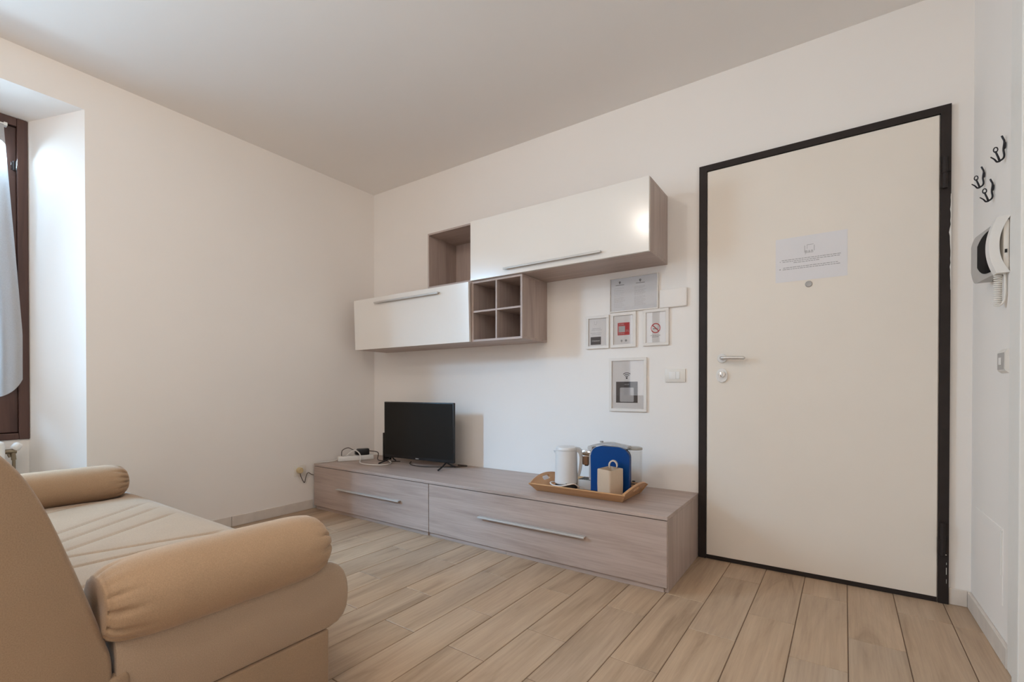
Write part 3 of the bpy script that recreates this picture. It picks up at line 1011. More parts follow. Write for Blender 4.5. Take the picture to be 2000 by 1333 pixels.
bm = B(); box(bm, -0.045, 0.05, -0.026, 0.026, 0.0, 0.050, bev=0.006)
bmesh.ops.transform(bm, matrix=AM, verts=bm.verts)
obj('adapter_body', bm, M['black'], ad, True, 40)
bm = B(); box(bm, -0.062, -0.046, -0.016, 0.016, 0.004, 0.036, bev=0.004)
bmesh.ops.transform(bm, matrix=AM, verts=bm.verts)
obj('plug_head', bm, M['black'], ad, True, 40)


def cable(name, label, pts, r, mat, cat='cable'):
    bm = B(); tube(bm, pts, r, n=8)
    return tag(obj(name, bm, M[mat], None, True), label, cat)


zb = BZ + 0.0045
p0 = PM @ Vector((-0.110, 0, 0.042)); p1 = PM @ Vector((0.00, 0, 0.082))
cable('black_cable', 'thin black cable arching over the power strip to the adapter', [tuple(p0), (p0.x - 0.002, p0.y + 0.008, BZ + 0.085), (p0.x + 0.02, p0.y + 0.045, BZ + 0.105), tuple(p1 + Vector((-0.01, -0.02, 0.005))), tuple(p1)], 0.0032, 'cordb')
p2 = PM @ Vector((0.107, 0.0, 0.070))
cable('black_cable', 'black cable from adapter down to behind the television', [tuple(p2), (0.245, -0.165, BZ + 0.055), (0.285, -0.20, zb + 0.006), (0.34, -0.225, zb), (0.41, -0.215, zb), (0.47, -0.20, zb), (0.52, -0.17, zb)], 0.0038, 'cordb')
p3 = PM @ Vector((-0.075, 0.0, 0.040))
cable('white_cable', 'white cable looping from the power strip across bench in front of television foot', [tuple(p3), (0.135, -0.345, BZ + 0.070), (0.165, -0.330, BZ + 0.084), (0.20, -0.315, BZ + 0.060), (0.222, -0.318, BZ + 0.022), (0.275, -0.368, zb), (0.36, -0.412, zb), (0.45, -0.412, zb), (0.52, -0.385, zb), (0.548, -0.345, zb), (0.545, -0.30, zb), (0.50, -0.245, zb), (0.44, -0.21, zb), (0.36, -0.17, zb)], 0.0046, 'cordw')
p4 = PM @ Vector((-0.143, 0.0, 0.018))
cable('white_cable', 'white supply cable running from power strip to bench left front corner', [tuple(p4), (0.070, -0.452, zb + 0.003), (0.062, -0.49, zb), (0.052, -0.54, zb), (0.040, -0.588, zb)], 0.0042, 'cordw')
cable('black_cable', 'black cable lying on bench under and right of television', [(0.60, -0.13, zb), (0.66, -0.20, zb), (0.74, -0.245, zb), (0.84, -0.25, zb), (0.95, -0.20, zb), (1.04, -0.13, zb), (1.09, -0.075, zb), (1.105, -0.055, zb), (1.09, -0.035, zb), (1.02, -0.05, zb)], 0.0042, 'cordb')

# ---- wall socket with plug on the left wall
so = thing('wall_socket', 'white wall socket low on left wall beside the bench', 'socket', (0, -0.709, 0.31))
bm = B(); box(bm, 0.0004, 0.009, -0.757, -0.661, 0.270, 0.352, bev=0.003)
obj('socket_plate', bm, M['iplastic'], so, True, 40)
pg = thing('round_plug', 'round yellowed plug pushed into the low wall socket', 'plug', (0.01, -0.722, 0.318))
bm = B()
lathe(bm, [(0.0, 0), (0.021, 0), (0.023, 0.006), (0.023, 0.026), (0.018, 0.034), (0, 0.034)], n=26, close=False)
bmesh.ops.transform(bm, matrix=Matrix.Translation((0.0095, -0.722, 0.316)) @ Matrix.Rotation(R(90), 4, 'Y'), verts=bm.verts)
obj('plug_body', bm, M['yplastic'], pg, True, 40)
cable('plug_cable', 'thin dark cable hanging in a loop from the round plug to the bench', [(0.028, -0.722, 0.294), (0.028, -0.716, 0.270), (0.024, -0.703, 0.245), (0.022, -0.687, 0.218), (0.020, -0.679, 0.222), (0.018, -0.668, 0.258), (0.016, -0.655, 0.284), (0.013, -0.640, 0.285), (0.011, -0.622, 0.272), (0.010, -0.600, 0.262)], 0.0028, 'cordb')

# ================================================================== TRAY AND WHAT STANDS ON IT
ty0, ty1, tx0, tx1 = -0.462, -0.190, 1.975, 2.474     # floor of the tray
tray = thing('serving_tray', 'light wooden serving tray with cut-out handles on the bench', 'tray', ((tx0 + tx1) / 2, (ty0 + ty1) / 2, BZ))
bm = B(); box(bm, tx0, tx1, ty0, ty1, BZ + 0.0006, BZ + 0.008)
obj('tray_floor', bm, M['bamboo'], tray)
fl_ = 0.046      # outward flare
for (ya, s) in ((ty0, -1), (ty1, 1)):
    bm = B()
    a = [(tx0 - 0.006, ya, BZ + 0.0006), (tx1 + 0.006, ya, BZ + 0.0006), (tx1 + 0.034, ya + s * fl_, BZ + 0.045), (tx0 - 0.034, ya + s * fl_, BZ + 0.045)]
    b = [(x, y_ - s * 0.010, z + 0.004) for x, y_, z in a]
    va = [bm.verts.new(p) for p in a]; vb = [bm.verts.new(p) for p in b]
    bm.faces.new(va); bm.faces.new(vb[::-1])
    for i in range(4):
        j = (i + 1) % 4
        bm.faces.new((va[i], va[j], vb[j], vb[i]))
    obj('long_side', bm, M['bamboo'], tray)
for (xa, s) in ((tx0, -1), (tx1, 1)):
    # arched end with a hand hole; built in (y, height) and leaned outwards
    bm = B()
    yc = (ty0 + ty1) / 2
    N = 24
    outline = []
    for i in range(N + 1):
        u = -1 + 2 * i / N
        half = (ty1 - ty0) / 2 + 0.042
        hgt = 0.046 + 0.030 * (math.cos(u * math.pi / 2) ** 0.8)
        outline.append((yc + u * half, hgt))
    hole = []
    for i in range(24):
        a = 2 * math.pi * i / 24
        cx_ = 0.030 if math.cos(a) > 0 else -0.030
        hole.append((yc + cx_ + 0.011 * math.cos(a), 0.050 + 0.011 * math.sin(a)))
    base = [(yc + (-1 + 2 * i / N) * ((ty1 - ty0) / 2 + 0.004), 0.001) for i in range(N + 1)]

    def P(y_, hh, off):
        return (xa + s * (hh * 0.62) - s * off, y_, BZ + hh + off * 0.5)
    for off in (0.0, 0.010):
        pass
    # plate between base and outline with a hole: use edge net + triangulated fill
    loops = []
    for off in (0.0, 0.010):
        lo = [bm.verts.new(P(y_, hh, off)) for y_, hh in base]
        hi = [bm.verts.new(P(y_, hh, off)) for y_, hh in outline]
        ho = [bm.verts.new(P(y_, hh, off)) for y_, hh in hole]
        ring = lo + hi[::-1]
        ed = []
        for i in range(len(ring)):
            ed.append(bm.edges.new((ring[i], ring[(i + 1) % len(ring)])))
        for i in range(len(ho)):
            ed.append(bm.edges.new((ho[i], ho[(i + 1) % len(ho)])))
        bmesh.ops.triangle_fill(bm, use_beauty=True, use_dissolve=False, edges=ed)
        loops.append((ring, ho))
    for la, lb in zip(loops[0], loops[1]):
        n = len(la)
        for i in range(n):
            j = (i + 1) % n
            bm.faces.new((la[i], la[j], lb[j], lb[i]))
    obj('handle_end', bm, M['bamboo_y'], tray)

TZ = BZ + 0.0085
# ---- kettle
kx, ky = 2.083, -0.318
kt = thing('electric_kettle', 'white cylindrical electric kettle on black base on the tray', 'kettle', (kx, ky, TZ))
bm = B(); lathe(bm, [(0, 0), (0.066, 0), (0.067, 0.006), (0.062, 0.025), (0, 0.025)], (kx, ky, TZ), 40, False)
obj('power_base', bm, M['black'], kt, True, 40)
bm = B(); lathe(bm, [(0, 0.0255), (0.064, 0.0255), (0.0672, 0.030), (0.0672, 0.037), (0.0648, 0.11), (0.0625, 0.205), (0.0620, 0.215), (0, 0.215)], (kx, ky, TZ), 48, False)
obj('kettle_body', bm, M['kettle'], kt, True, 40)
bm = B(); lathe(bm, [(0.0610, 0.2155), (0.0620, 0.2185), (0.0615, 0.228), (0.058, 0.2345), (0.047, 0.2385), (0.020, 0.2405), (0, 0.2405)], (kx, ky, TZ), 48, False)
obj('kettle_lid', bm, M['kettle'], kt, True, 40)
hx, hy = math.cos(R(18)), math.sin(R(18))
bm = B()


def KP(rad, z, s=0.0):
    return (kx + hx * rad - hy * s, ky + hy * rad + hx * s, TZ + z + 0.022)


prof = [(0.054, 0.214), (0.076, 0.211), (0.092, 0.196), (0.097, 0.168), (0.094, 0.125), (0.087, 0.080), (0.077, 0.046)]
inner = [(0.066, 0.050), (0.073, 0.082), (0.078, 0.125), (0.079, 0.158), (0.075, 0.176), (0.067, 0.186), (0.057, 0.188)]
pl = prof + inner
va = [bm.verts.new(KP(r_, z_, -0.015)) for r_, z_ in pl]; vb = [bm.verts.new(KP(r_, z_, 0.015)) for r_, z_ in pl]
n = len(pl); h_ = len(prof)
for i in range(h_ - 1):
    k2 = n - 1 - i
    bm.faces.new((va[i], va[i + 1], va[k2 - 1], va[k2])); bm.faces.new((vb[i], vb[k2], vb[k2 - 1], vb[i + 1]))
for i in range(n):
    j = (i + 1) % n
    bm.faces.new((va[i], vb[i], vb[j], va[j]))
obj('kettle_handle', bm, M['silver'], kt, True, 40)
bm = B()
sa = R(200)
sx_, sy_ = math.cos(sa), math.sin(sa)
tri = [(0.058, 0.160, 0.0), (0.060, 0.194, -0.020), (0.060, 0.194, 0.020), (0.077, 0.196, 0.0)]
vv = [bm.verts.new((kx + sx_ * r_ - sy_ * s_, ky + sy_ * r_ + sx_ * s_, TZ + z_ + 0.018)) for r_, z_, s_ in tri]
for f in ((0, 1, 3), (0, 3, 2), (1, 2, 3), (0, 2, 1)):
    bm.faces.new([vv[i] for i in f])
obj('spout', bm, M['kettle'], kt)
bm = B(); box(bm, kx + 0.028, kx + 0.034, ky - 0.0685, ky - 0.060, TZ + 0.028, TZ + 0.035)
obj('indicator_window', bm, M['gplastic'], kt)
cable('kettle_cord', 'white kettle cord coiled around the black kettle base on tray', [(kx - 0.02, ky + 0.074, TZ + 0.006), (kx - 0.062, ky + 0.045, TZ + 0.010), (kx - 0.082, ky - 0.01, TZ + 0.024), (kx - 0.074, ky - 0.058, TZ + 0.026), (kx - 0.038, ky - 0.082, TZ + 0.020), (kx + 0.012, ky - 0.086, TZ + 0.022), (kx + 0.052, ky - 0.074, TZ + 0.032), (kx + 0.076, ky - 0.046, TZ + 0.034), (kx + 0.086, ky + 0.0, TZ + 0.006)], 0.0036, 'cordw', 'cord')

# ---- capsule coffee machine: blue side faces the room, spout to the left, tank to the right
cm = thing('coffee_machine', 'capsule coffee machine with glossy blue side panel behind the linen basket', 'coffee machine', (2.34, -0.26, TZ))
my0, my1 = -0.330, -0.235
bx0, bx1 = 2.243, 2.461


def arch(x0, x1, zb_, zt_, r, n=10):
    pts = [(x0, zb_), (x1, zb_)]
    for i in range(n + 1):
        a = math.pi / 2 * i / n
        pts.append((x1 - r + r * math.cos(a), zt_ - r * 0.8 + r * 0.8 * math.sin(a)))
    for i in range(n + 1):
        a = math.pi / 2 + math.pi / 2 * i / n
        pts.append((x0 + r + r * math.cos(a), zt_ - r * 0.8 + r * 0.8 * math.sin(a)))
    return pts


bm = B(); prism(bm, arch(bx0 - 0.017, bx1 - 0.020, TZ, 0.614, 0.074), 1, my0 + 0.0145, my1 - 0.0125)
obj('machine_body', bm, M['silver'], cm, True, 40)
for (a, b, dx_) in ((my0, my0 + 0.014, 0.0), (my1 - 0.012, my1, 0.024)):
    bm = B(); prism(bm, arch(bx0 - 0.002 + dx_, bx1 + 0.006 - dx_, TZ + 0.002, 0.617 - dx_ * 0.3, 0.07), 1, a, b)
    es = [e for e in bm.edges if all(abs(v_.co.y - my0) < 1e-5 for v_ in e.verts)]
    if es:
        bmesh.ops.bevel(bm, geom=es, offset=0.005, segments=3, affect='EDGES')
    obj('side_panel', bm, M['blue'], cm, True, 35)
# lever over the top
bm = B()
lv = []
for i in range(13):
    u = i / 12
    x = 2.215 + 0.235 * u
    zt_ = 0.600 + 0.036 * math.sin(min(1, u * 1.25 + 0.12) * math.pi * 0.62) - 0.012 * max(0, u - 0.6) * 2.5
    lv.append((x, zt_))
lo = [(x, z_ - 0.012) for x, z_ in lv]
prism(bm, lv + lo[::-1], 1, -0.308, -0.257)
lev = obj('lever', bm, M['silver'], cm, True, 35)
bm = B(); cyl(bm, (2.228, -0.312, 0.599), (2.228, -0.254, 0.599), 0.014, n=20)
obj('lever_pivot', bm, M['steel'], lev, True, 40)
bm = B(); cyl(bm, (2.287, -0.282, 0.632), (2.287, -0.282, 0.640), 0.010, n=16)
obj('lever_button', bm, M['gplastic'], lev, True, 40)
# brew head, spout and drip tray on the left
bm = B(); box(bm, 2.176, 2.243, -0.312, -0.252, 0.545, 0.583, bev=0.006)
obj('brew_head', bm, M['chrome'], cm, True, 40)
bm = B(); cyl(bm, (2.195, -0.283, 0.548), (2.195, -0.283, 0.500), 0.026, 0.022, 24)
sp_ = obj('coffee_spout', bm, M['capsule'], cm, True, 40)
bm = B(); cyl(bm, (2.195, -0.283, 0.5005), (2.195, -0.283, 0.492), 0.013, 0.010, 20)
obj('nozzle', bm, M['black'], sp_, True, 40)
bm = B(); box(bm, 2.156, 2.242, -0.326, -0.240, TZ, TZ + 0.056, bev=0.006)
dt = obj('drip_tray', bm, M['gplastic'], cm, True, 40)
bm = B()
for k in range(5):
    box(bm, 2.165 + k * 0.015, 2.173 + k * 0.015, -0.318, -0.248, TZ + 0.0562, TZ + 0.0585)
obj('drip_grid', bm, M['black'], dt)
# water tank
tcx, tcy = 2.462, -0.234
bm = B(); lathe(bm, [(0.0, 0.012), (0.031, 0.012), (0.034, 0.02), (0.036, 0.12), (0.037, 0.232), (0.0345, 0.232), (0.0335, 0.12), (0.032, 0.022), (0, 0.016)], (tcx + 0.004, tcy, TZ), 36, False)
obj('water_tank', bm, M['tank'], cm, True, 40)
bm = B(); lathe(bm, [(0, 0.236), (0.042, 0.237), (0.0435, 0.243), (0.041, 0.250), (0.025, 0.254), (0, 0.254)], (tcx - 0.002, tcy + 0.002, TZ), 36, False)
obj('tank_lid', bm, M['tanklid'], cm, True, 40)
for b_ in ((2.440, 2.456, -0.216, -0.206, TZ + 0.054, TZ + 0.060), (2.436, 2.458, -0.218, -0.206, TZ + 0.040, TZ + 0.044), (2.484, 2.494, -0.200, -0.192, TZ + 0.036, TZ + 0.056)):
    bm = B(); box(bm, *b_, bev=0.001)
    obj('tank_valve', bm, M['black'], cm)

# ---- linen basket in front of the machine
bk = thing('storage_basket', 'small beige linen basket with loop handle in front of blue machine', 'basket', (2.388, -0.402, TZ))
s_ = 0.050
bm = B()
zt0, zt1 = TZ, 0.508
N = 6


def sq(k, half, r_=0.010):
    pts = []
    for (sx2, sy2, a0) in ((1, 1, 0), (-1, 1, 90), (-1, -1, 180), (1, -1, 270)):
        for i in range(4):
            a = R(a0 + 30 * i)
            pts.append((sx2 * (half - r_) + r_ * math.cos(a), sy2 * (half - r_) + r_ * math.sin(a)))
    return pts


rings = []
for (hh, half) in ((zt0, s_ - 0.001), (zt0 + 0.07, s_ + 0.0005), (zt1, s_), (zt1 + 0.003, s_ - 0.002), (zt1, s_ - 0.004), (zt0 + 0.006, s_ - 0.005)):
    rings.append([bm.verts.new((x, y_, hh + (0.004 * math.sin(3 * math.atan2(y_, x)) if hh > 0.45 else 0))) for x, y_ in sq(0, half)])
for a, b in zip(rings, rings[1:]):
    n = len(a)
    for i in range(n):
        j = (i + 1) % n
        bm.faces.new((a[i], a[j], b[j], b[i]))
bm.faces.new(rings[0][::-1]); bm.faces.new(rings[-1])
BM_ = Matrix.Translation((2.388, -0.402, 0)) @ Matrix.Rotation(R(-24), 4, 'Z')
bmesh.ops.transform(bm, matrix=BM_, verts=bm.verts)
obj('basket_wall', bm, M['linen'], bk, True, 40)
# loop of cotton tape standing up from the back rim
bm = B()
lp_ = []
for i in range(15):
    a = math.pi * (-0.12 + 1.24 * i / 14)
    lp_.append((0.024 * math.cos(a) - 0.002, 0.538 + 0.026 * math.sin(a) - 0.012))
va = []
for (u, z_) in lp_:
    va.append((bm.verts.new((u, 0.044, z_)), bm.verts.new((u, 0.020, z_)), bm.verts.new((u * 0.74, 0.044, z_ - 0.006 * max(0, math.sin(math.pi * 0.5) ))), bm.verts.new((u * 0.74, 0.020, z_ - 0.006))))
for a, b in zip(va, va[1:]):
    for i, j in ((0, 1), (1, 3), (3, 2), (2, 0)):
        bm.faces.new((a[i], a[j], b[j], b[i]))
for e in (va[0], va[-1]):
    bm.faces.new((e[0], e[1], e[3], e[2]))
bmesh.ops.transform(bm, matrix=Matrix.Translation((2.402, -0.402, 0)) @ Matrix.Rotation(R(14), 4, 'Z'), verts=bm.verts)
obj('loop_handle', bm, M['loop'], bk, True, 40)


# ================================================================== PICTURES AND NOTICES
def text_into(bm, s, x, z, size, y, align='CENTER', bold=False):
    """flat lettering on a plane facing -y"""
    cu = bpy.data.curves.new('lettering', 'FONT')
    cu.body = s; cu.size = size; cu.align_x = align; cu.align_y = 'CENTER'; cu.resolution_u = 2
    if bold:
        cu.offset = size * 0.02
    to = bpy.data.objects.new('lettering', cu); COL.objects.link(to)
    dg = bpy.context.evaluated_depsgraph_get()
    me = to.evaluated_get(dg).to_mesh()
    mt = Matrix.Translation((x, y, z)) @ Matrix.Rotation(R(90), 4, 'X')
    vs = [bm.verts.new(mt @ v_.co) for v_ in me.vertices]
    for p in me.polygons:
        try:
            bm.faces.new([vs[i] for i in p.vertices])
        except ValueError:
            pass
    to.evaluated_get(dg).to_mesh_clear()
    bpy.data.objects.remove(to); bpy.data.curves.remove(cu)


def flat(bm, x0, x1, z0, z1, y):
    quad(bm, [(x0, y, z0), (x1, y, z0), (x1, y, z1), (x0, y, z1)])


def ringflat(bm, cx_, cz_, r0, r1, y, n=36, a0=0.0, a1=360.0):
    full_ = abs(a1 - a0) >= 359.9
    m_ = n if full_ else n + 1
    A = []; Bq = []
    for i in range(m_):
        a = R(a0 + (a1 - a0) * i / n)
        A.append(bm.verts.new((cx_ + r0 * math.cos(a), y, cz_ + r0 * math.sin(a))))
        Bq.append(bm.verts.new((cx_ + r1 * math.cos(a), y, cz_ + r1 * math.sin(a))))
    for i in range(n):
        j = (i + 1) % m_
        bm.faces.new((A[i], A[j], Bq[j], Bq[i]))


def mock_lines(bm, x0, x1, z, hgt, y, rnd):
    """a line of small bold print: word-length bars"""
    x = x0
    while x < x1 - 0.002:
        wd = rnd.uniform(0.006, 0.016)
        wd = min(wd, x1 - x)
        flat(bm, x, x + wd, z, z + hgt, y)
        x += wd + 0.0025


def picture(name, label, x0, x1, z0, z1, bw, papermat='paper', dep=0.014):
    t_ = thing(name, label, 'picture frame', ((x0 + x1) / 2, -0.002, z0), 'framed notices on the wall left of the door')
    bm = B()
    for b in ((x0, x1, z1 - bw, z1), (x0, x1, z0, z0 + bw), (x0, x0 + bw, z0 + bw, z1 - bw), (x1 - bw, x1, z0 + bw, z1 - bw)):
        box(bm, b[0], b[1], -dep, -0.001, b[2], b[3], bev=0.001, seg=1)
    obj('frame', bm, M['fwhite'], t_)
    bm = B(); box(bm, x0 + bw * 0.9, x1 - bw * 0.9, -0.006, -0.0015, z0 + bw * 0.9, z1 - bw * 0.9)
    sheet = obj('paper_sheet', bm, M[papermat], t_)
    bm = B(); box(bm, x0 + bw, x1 - bw, -0.0095, -0.0080, z0 + bw, z1 - bw)
    obj('glass_pane', bm, M['glass'], t_)
    return t_, sheet


YI = -0.0064
rnd = random.Random(5)
# wide frame with two certificates
f0, sh = picture('picture_frame', 'wide thin white frame holding two certificates, topmost of the framed notices', 2.220, 2.521, 1.403, 1.616, 0.007, 'paper2')
bm = B()
for cx_ in (2.285, 2.412):
    ringflat(bm, cx_, 1.585, 0.002, 0.0062, YI, 16)
    flat(bm, cx_ - 0.002, cx_ + 0.002, 1.574, 1.579, YI)
    flat(bm, cx_ - 0.026, cx_ + 0.028, 1.567, 1.5695, YI)
obj('printed_emblem', bm, M['ink'], sh)['kind'] = 'stuff'
bm = B()
for cx_ in (2.285, 2.412):
    z = 1.548
    while z > 1.430:
        mock_lines(bm, cx_ - 0.036, cx_ + rnd.uniform(0.015, 0.04), z, 0.0016, YI, rnd)
        z -= 0.0058 if rnd.random() < 0.8 else 0.010
obj('printed_lines', bm, M['ink4'], sh)['kind'] = 'stuff'

# small frame 1: welcome card with a dark label
f1, sh = picture('picture_frame', 'small white frame with dark label at foot of sheet, leftmost of three', 2.062, 2.217, 1.187, 1.3945, 0.0175)
bm = B(); flat(bm, 2.092, 2.162, 1.213, 1.262, YI)
obj('printed_label', bm, M['ink'], sh)
bm = B(); text_into(bm, 'Checkout', 2.127, 1.2375, 0.0135, YI - 0.0003)
obj('printed_lettering', bm, M['paper'], sh)['kind'] = 'stuff'
bm = B()
for z, a, b in ((1.313, 2.104, 2.160), (1.304, 2.098, 2.168), (1.285, 2.092, 2.166), (1.276, 2.100, 2.160)):
    mock_lines(bm, a, b, z, 0.0022, YI, rnd)
ringflat(bm, 2.126, 1.348, 0.0085, 0.0098, YI, 24, 200, 340)
flat(bm, 2.1172, 2.1184, 1.346, 1.362, YI); flat(bm, 2.1338, 2.135, 1.346, 1.362, YI)
obj('printed_lines', bm, M['ink3'], sh)['kind'] = 'stuff'

# small frame 2: red square
f2, sh = picture('picture_frame', 'small white frame with a red printed square, middle of three', 2.2275, 2.388, 1.187, 1.4005, 0.019)
bm = B(); flat(bm, 2.272, 2.348, 1.262, 1.338, YI)
obj('red_square', bm, M['red'], sh)
bm = B(); flat(bm, 2.278, 2.319, 1.280, 1.3175, YI - 0.0003)
text_into(bm, 'SCAN', 2.296, 1.3275, 0.0125, YI - 0.0003)
mock_lines(bm, 2.324, 2.344, 1.290, 0.002, YI - 0.0003, rnd); mock_lines(bm, 2.324, 2.344, 1.283, 0.002, YI - 0.0003, rnd)
mock_lines(bm, 2.278, 2.318, 1.270, 0.0025, YI - 0.0003, rnd)
bmesh.ops.delete(bm, geom=[], context='VERTS') if False else None
obj('printed_lettering', bm, M['ink3'], sh)['kind'] = 'stuff'
bm = B(); ringflat(bm, 2.297, 1.228, 0.0, 0.0062, YI, 20); ringflat(bm, 2.325, 1.2285, 0.0, 0.0068, YI, 20)
flat(bm, 2.296, 2.298, 1.222, 1.216, YI)
obj('printed_dot', bm, M['ink2'], sh)

# small frame 3: no smoking sign
f3, sh = picture('picture_frame', 'small white frame with red no-smoking circle, rightmost of three', 2.432, 2.582, 1.188, 1.4015, 0.0175)
bm = B(); ringflat(bm, 2.505, 1.290, 0.0235, 0.0290, YI - 0.0002, 40)
c45 = math.cos(R(45))
a = [(-0.0245 * c45 - 0.0018, 0.0245 * c45 - 0.0018), (-0.0245 * c45 + 0.0018, 0.0245 * c45 + 0.0018), (0.0245 * c45 + 0.0018, -0.0245 * c45 + 0.0018), (0.0245 * c45 - 0.0018, -0.0245 * c45 - 0.0018)]
quad(bm, [(2.505 + u, YI - 0.0003, 1.290 + v_) for u, v_ in a])
obj('prohibition_ring', bm, M['red'], sh)
bm = B(); flat(bm, 2.488, 2.516, 1.284, 1.2895, YI); flat(bm, 2.5175, 2.5205, 1.284, 1.2895, YI)
tube(bm, [(2.519, YI, 1.291), (2.522, YI, 1.296), (2.518, YI, 1.300), (2.521, YI, 1.305)], 0.0009, n=5)
mock_lines(bm, 2.474, 2.534, 1.246, 0.003, YI, rnd); mock_lines(bm, 2.484, 2.526, 1.238, 0.003, YI, rnd)
obj('printed_cigarette', bm, M['ink2'], sh)['kind'] = 'stuff'

# larger frame: wireless network card
f4, sh = picture('picture_frame', 'larger white frame with wireless symbol above black square, lowest framed notice', 2.2195, 2.4535, 0.797, 1.122, 0.017)
bm = B(); flat(bm, 2.262, 2.398, 0.850, 0.978, YI)
obj('black_square', bm, M['ink'], sh)
bm = B()
for r0, r1 in ((0.0, 0.0058), (0.0125, 0.0175), (0.0245, 0.0295), (0.0365, 0.0415)):
    if r0 == 0:
        ringflat(bm, 2.330, 1.000, 0.0, r1, YI, 20)
    else:
        ringflat(bm, 2.330, 0.998, r0 * 0.86, r1 * 0.86, YI, 18, 48, 132)
obj('wireless_symbol', bm, M['ink'], sh)['kind'] = 'stuff'
bm = B()
r_ = 0.006
pts = []
for (cx_, cz_, a0) in ((2.374 - r_, 0.942 - r_, 0), (2.287 + r_, 0.942 - r_, 90), (2.287 + r_, 0.855 + r_, 180), (2.374 - r_, 0.855 + r_, 270)):
    for i in range(5):
        a = R(a0 + 22.5 * i)
        pts.append((cx_ + r_ * math.cos(a), YI - 0.0003, cz_ + r_ * math.sin(a)))
quad(bm, pts)
obj('pale_square', bm, M['ink3'], sh)
bm = B(); text_into(bm, 'WI-FI', 2.330, 0.960, 0.013, YI - 0.0003)
obj('printed_lettering', bm, M['ink3'], sh)['kind'] = 'stuff'

# sheet taped on the door
bm = B()
YP = -0.0139
px0, px1, pz0, pz1 = 3.119, 3.417, 1.472, 1.691
box(bm, px0, px1, YP, -0.0132, pz0, pz1)
no = tag(obj('door_notice', bm, M['papern']), 'white landscape notice sheet with emblem and text taped on the door', 'notice')
bm = B()
rnd = random.Random(11)
# emblem: an arched doorway over small letters
for (x0, x1, z0, z1) in ((3.2435, 3.2455, 1.608, 1.642), (3.2535, 3.255, 1.624, 1.644), (3.283, 3.285, 1.612, 1.640), (3.2535, 3.281, 1.6435, 1.6455), (3.2465, 3.2480, 1.598, 1.618)):
    flat(bm, x0, x1, z0, z1, YP - 0.0003)
text_into(bm, 'B&B', 3.264, 1.610, 0.019, YP - 0.0003)
obj('printed_emblem', bm, M['ink2'], no)['kind'] = 'stuff'
bm = B()
for (z, a, b, h_) in ((1.5800, 3.146, 3.391, 0.0032), (1.5715, 3.150, 3.387, 0.0032), (1.5630, 3.197, 3.309, 0.0032), (1.5415, 3.152, 3.384, 0.0032), (1.5330, 3.150, 3.389, 0.0032)):
    mock_lines(bm, a, b, z, h_, YP - 0.0003, rnd)
flat(bm, 3.137, 3.1415, 1.574, 1.577, YP - 0.0003)
flat(bm, 3.136, 3.1415, 1.5345, 1.5395, YP - 0.0003)
obj('printed_lines', bm, M['ink2'], no)['kind'] = 'stuff'

# ---- plates on the television wall
bm = B(); box(bm, 2.530, 2.683, -0.018, -0.0006, 1.402, 1.508, bev=0.006, seg=3)
tag(obj('blank_cover_box', bm, M['wall'], None, True, 40), 'blank white cover box on wall between top certificate frame and door', 'cover')
ls = thing('light_switch', 'white double light switch plate on wall beside door handle', 'switch', (2.617, 0, 1.01))
bm = B(); box(bm, 2.560, 2.674, -0.0085, -0.0006, 0.972, 1.049, bev=0.003)
obj('switch_plate', bm, M['iplastic'], ls, True, 40)
for a, b in ((2.584, 2.6215), (2.6225, 2.6445)):
    bm = B(); box(bm, a, b, -0.0115, -0.0082, 0.990, 1.032, bev=0.0015)
    obj('rocker', bm, M['wplastic'], ls, True, 40)


# ================================================================== RIGHT WALL
def hook_parts(root, yc, z0, z1):
    """forged hook: wall stem with an eye, two arms curling into the room; z0 bottom, z1 tip"""
    L = z1 - z0
    X = XR
    bm = B()
    tube(bm, [(X - 0.0115, yc, z0 + 1.00 * L), (X - 0.0085, yc, z0 + 0.90 * L), (X - 0.0050, yc, z0 + 0.75 * L), (X - 0.0070, yc, z0 + 0.45 * L), (X - 0.0050, yc, z0 + 0.22 * L), (X - 0.0080, yc, z0 + 0.09 * L), (X - 0.018, yc, z0 + 0.01 * L)], 0.0029, n=8)
    obj('stem', bm, M['iron'], root, True)
    bm = B()
    pts = []
    for i in range(10):
        a = 2 * math.pi * i / 10
        pts.append((X - 0.0045, yc - 0.004 + 0.007 * math.cos(a), z0 + 0.58 * L + 0.010 * math.sin(a)))
    tube(bm, pts, 0.0021, n=6, closed=True)
    obj('screw_eye', bm, M['iron'], root, True)
    for (dy, tipx, tipz, mx, mz) in ((0.004, -0.0255, 0.46, -0.0195, 0.22), (-0.004, -0.0400, 0.22, -0.030, 0.11)):
        bm = B()
        tube(bm, [(X - 0.0150, yc, z0 + 0.02 * L), ((X - 0.0165) if dy > 0 else (X - 0.0230), yc + dy * 0.5, z0 + (0.07 if dy > 0 else 0.0) * L), (X + mx, yc + dy, z0 + mz * L), (X + tipx, yc + dy * 1.5, z0 + tipz * L)], 0.0030, n=8, rads=(0.0034, 0.0026 if dy > 0 else 0.0017))
        if dy > 0:
            r2 = []
            for i in range(10):
                a = 2 * math.pi * i / 10
                r2.append((X + tipx + 0.0005 + 0.0052 * math.cos(a), yc + dy * 1.5, z0 + (tipz + 0.06) * L + 0.0085 * math.sin(a)))
            tube(bm, r2, 0.0018, n=6, closed=True)
        obj('arm', bm, M['iron'], root, True)


for (yc, z0, z1, lab) in ((-0.452, 1.719, 1.806, 'black iron coat hook on right wall, highest of three'),
                          (-0.186, 1.723, 1.804, 'black iron coat hook on right wall, leftmost and nearest the door'),
                          (-0.312, 1.628, 1.709, 'black iron coat hook on right wall, lowest of three')):
    r = thing('coat_hook', lab, 'hook', (XR, yc, z0), 'iron coat hooks on the right wall')
    hook_parts(r, yc, z0, z1)

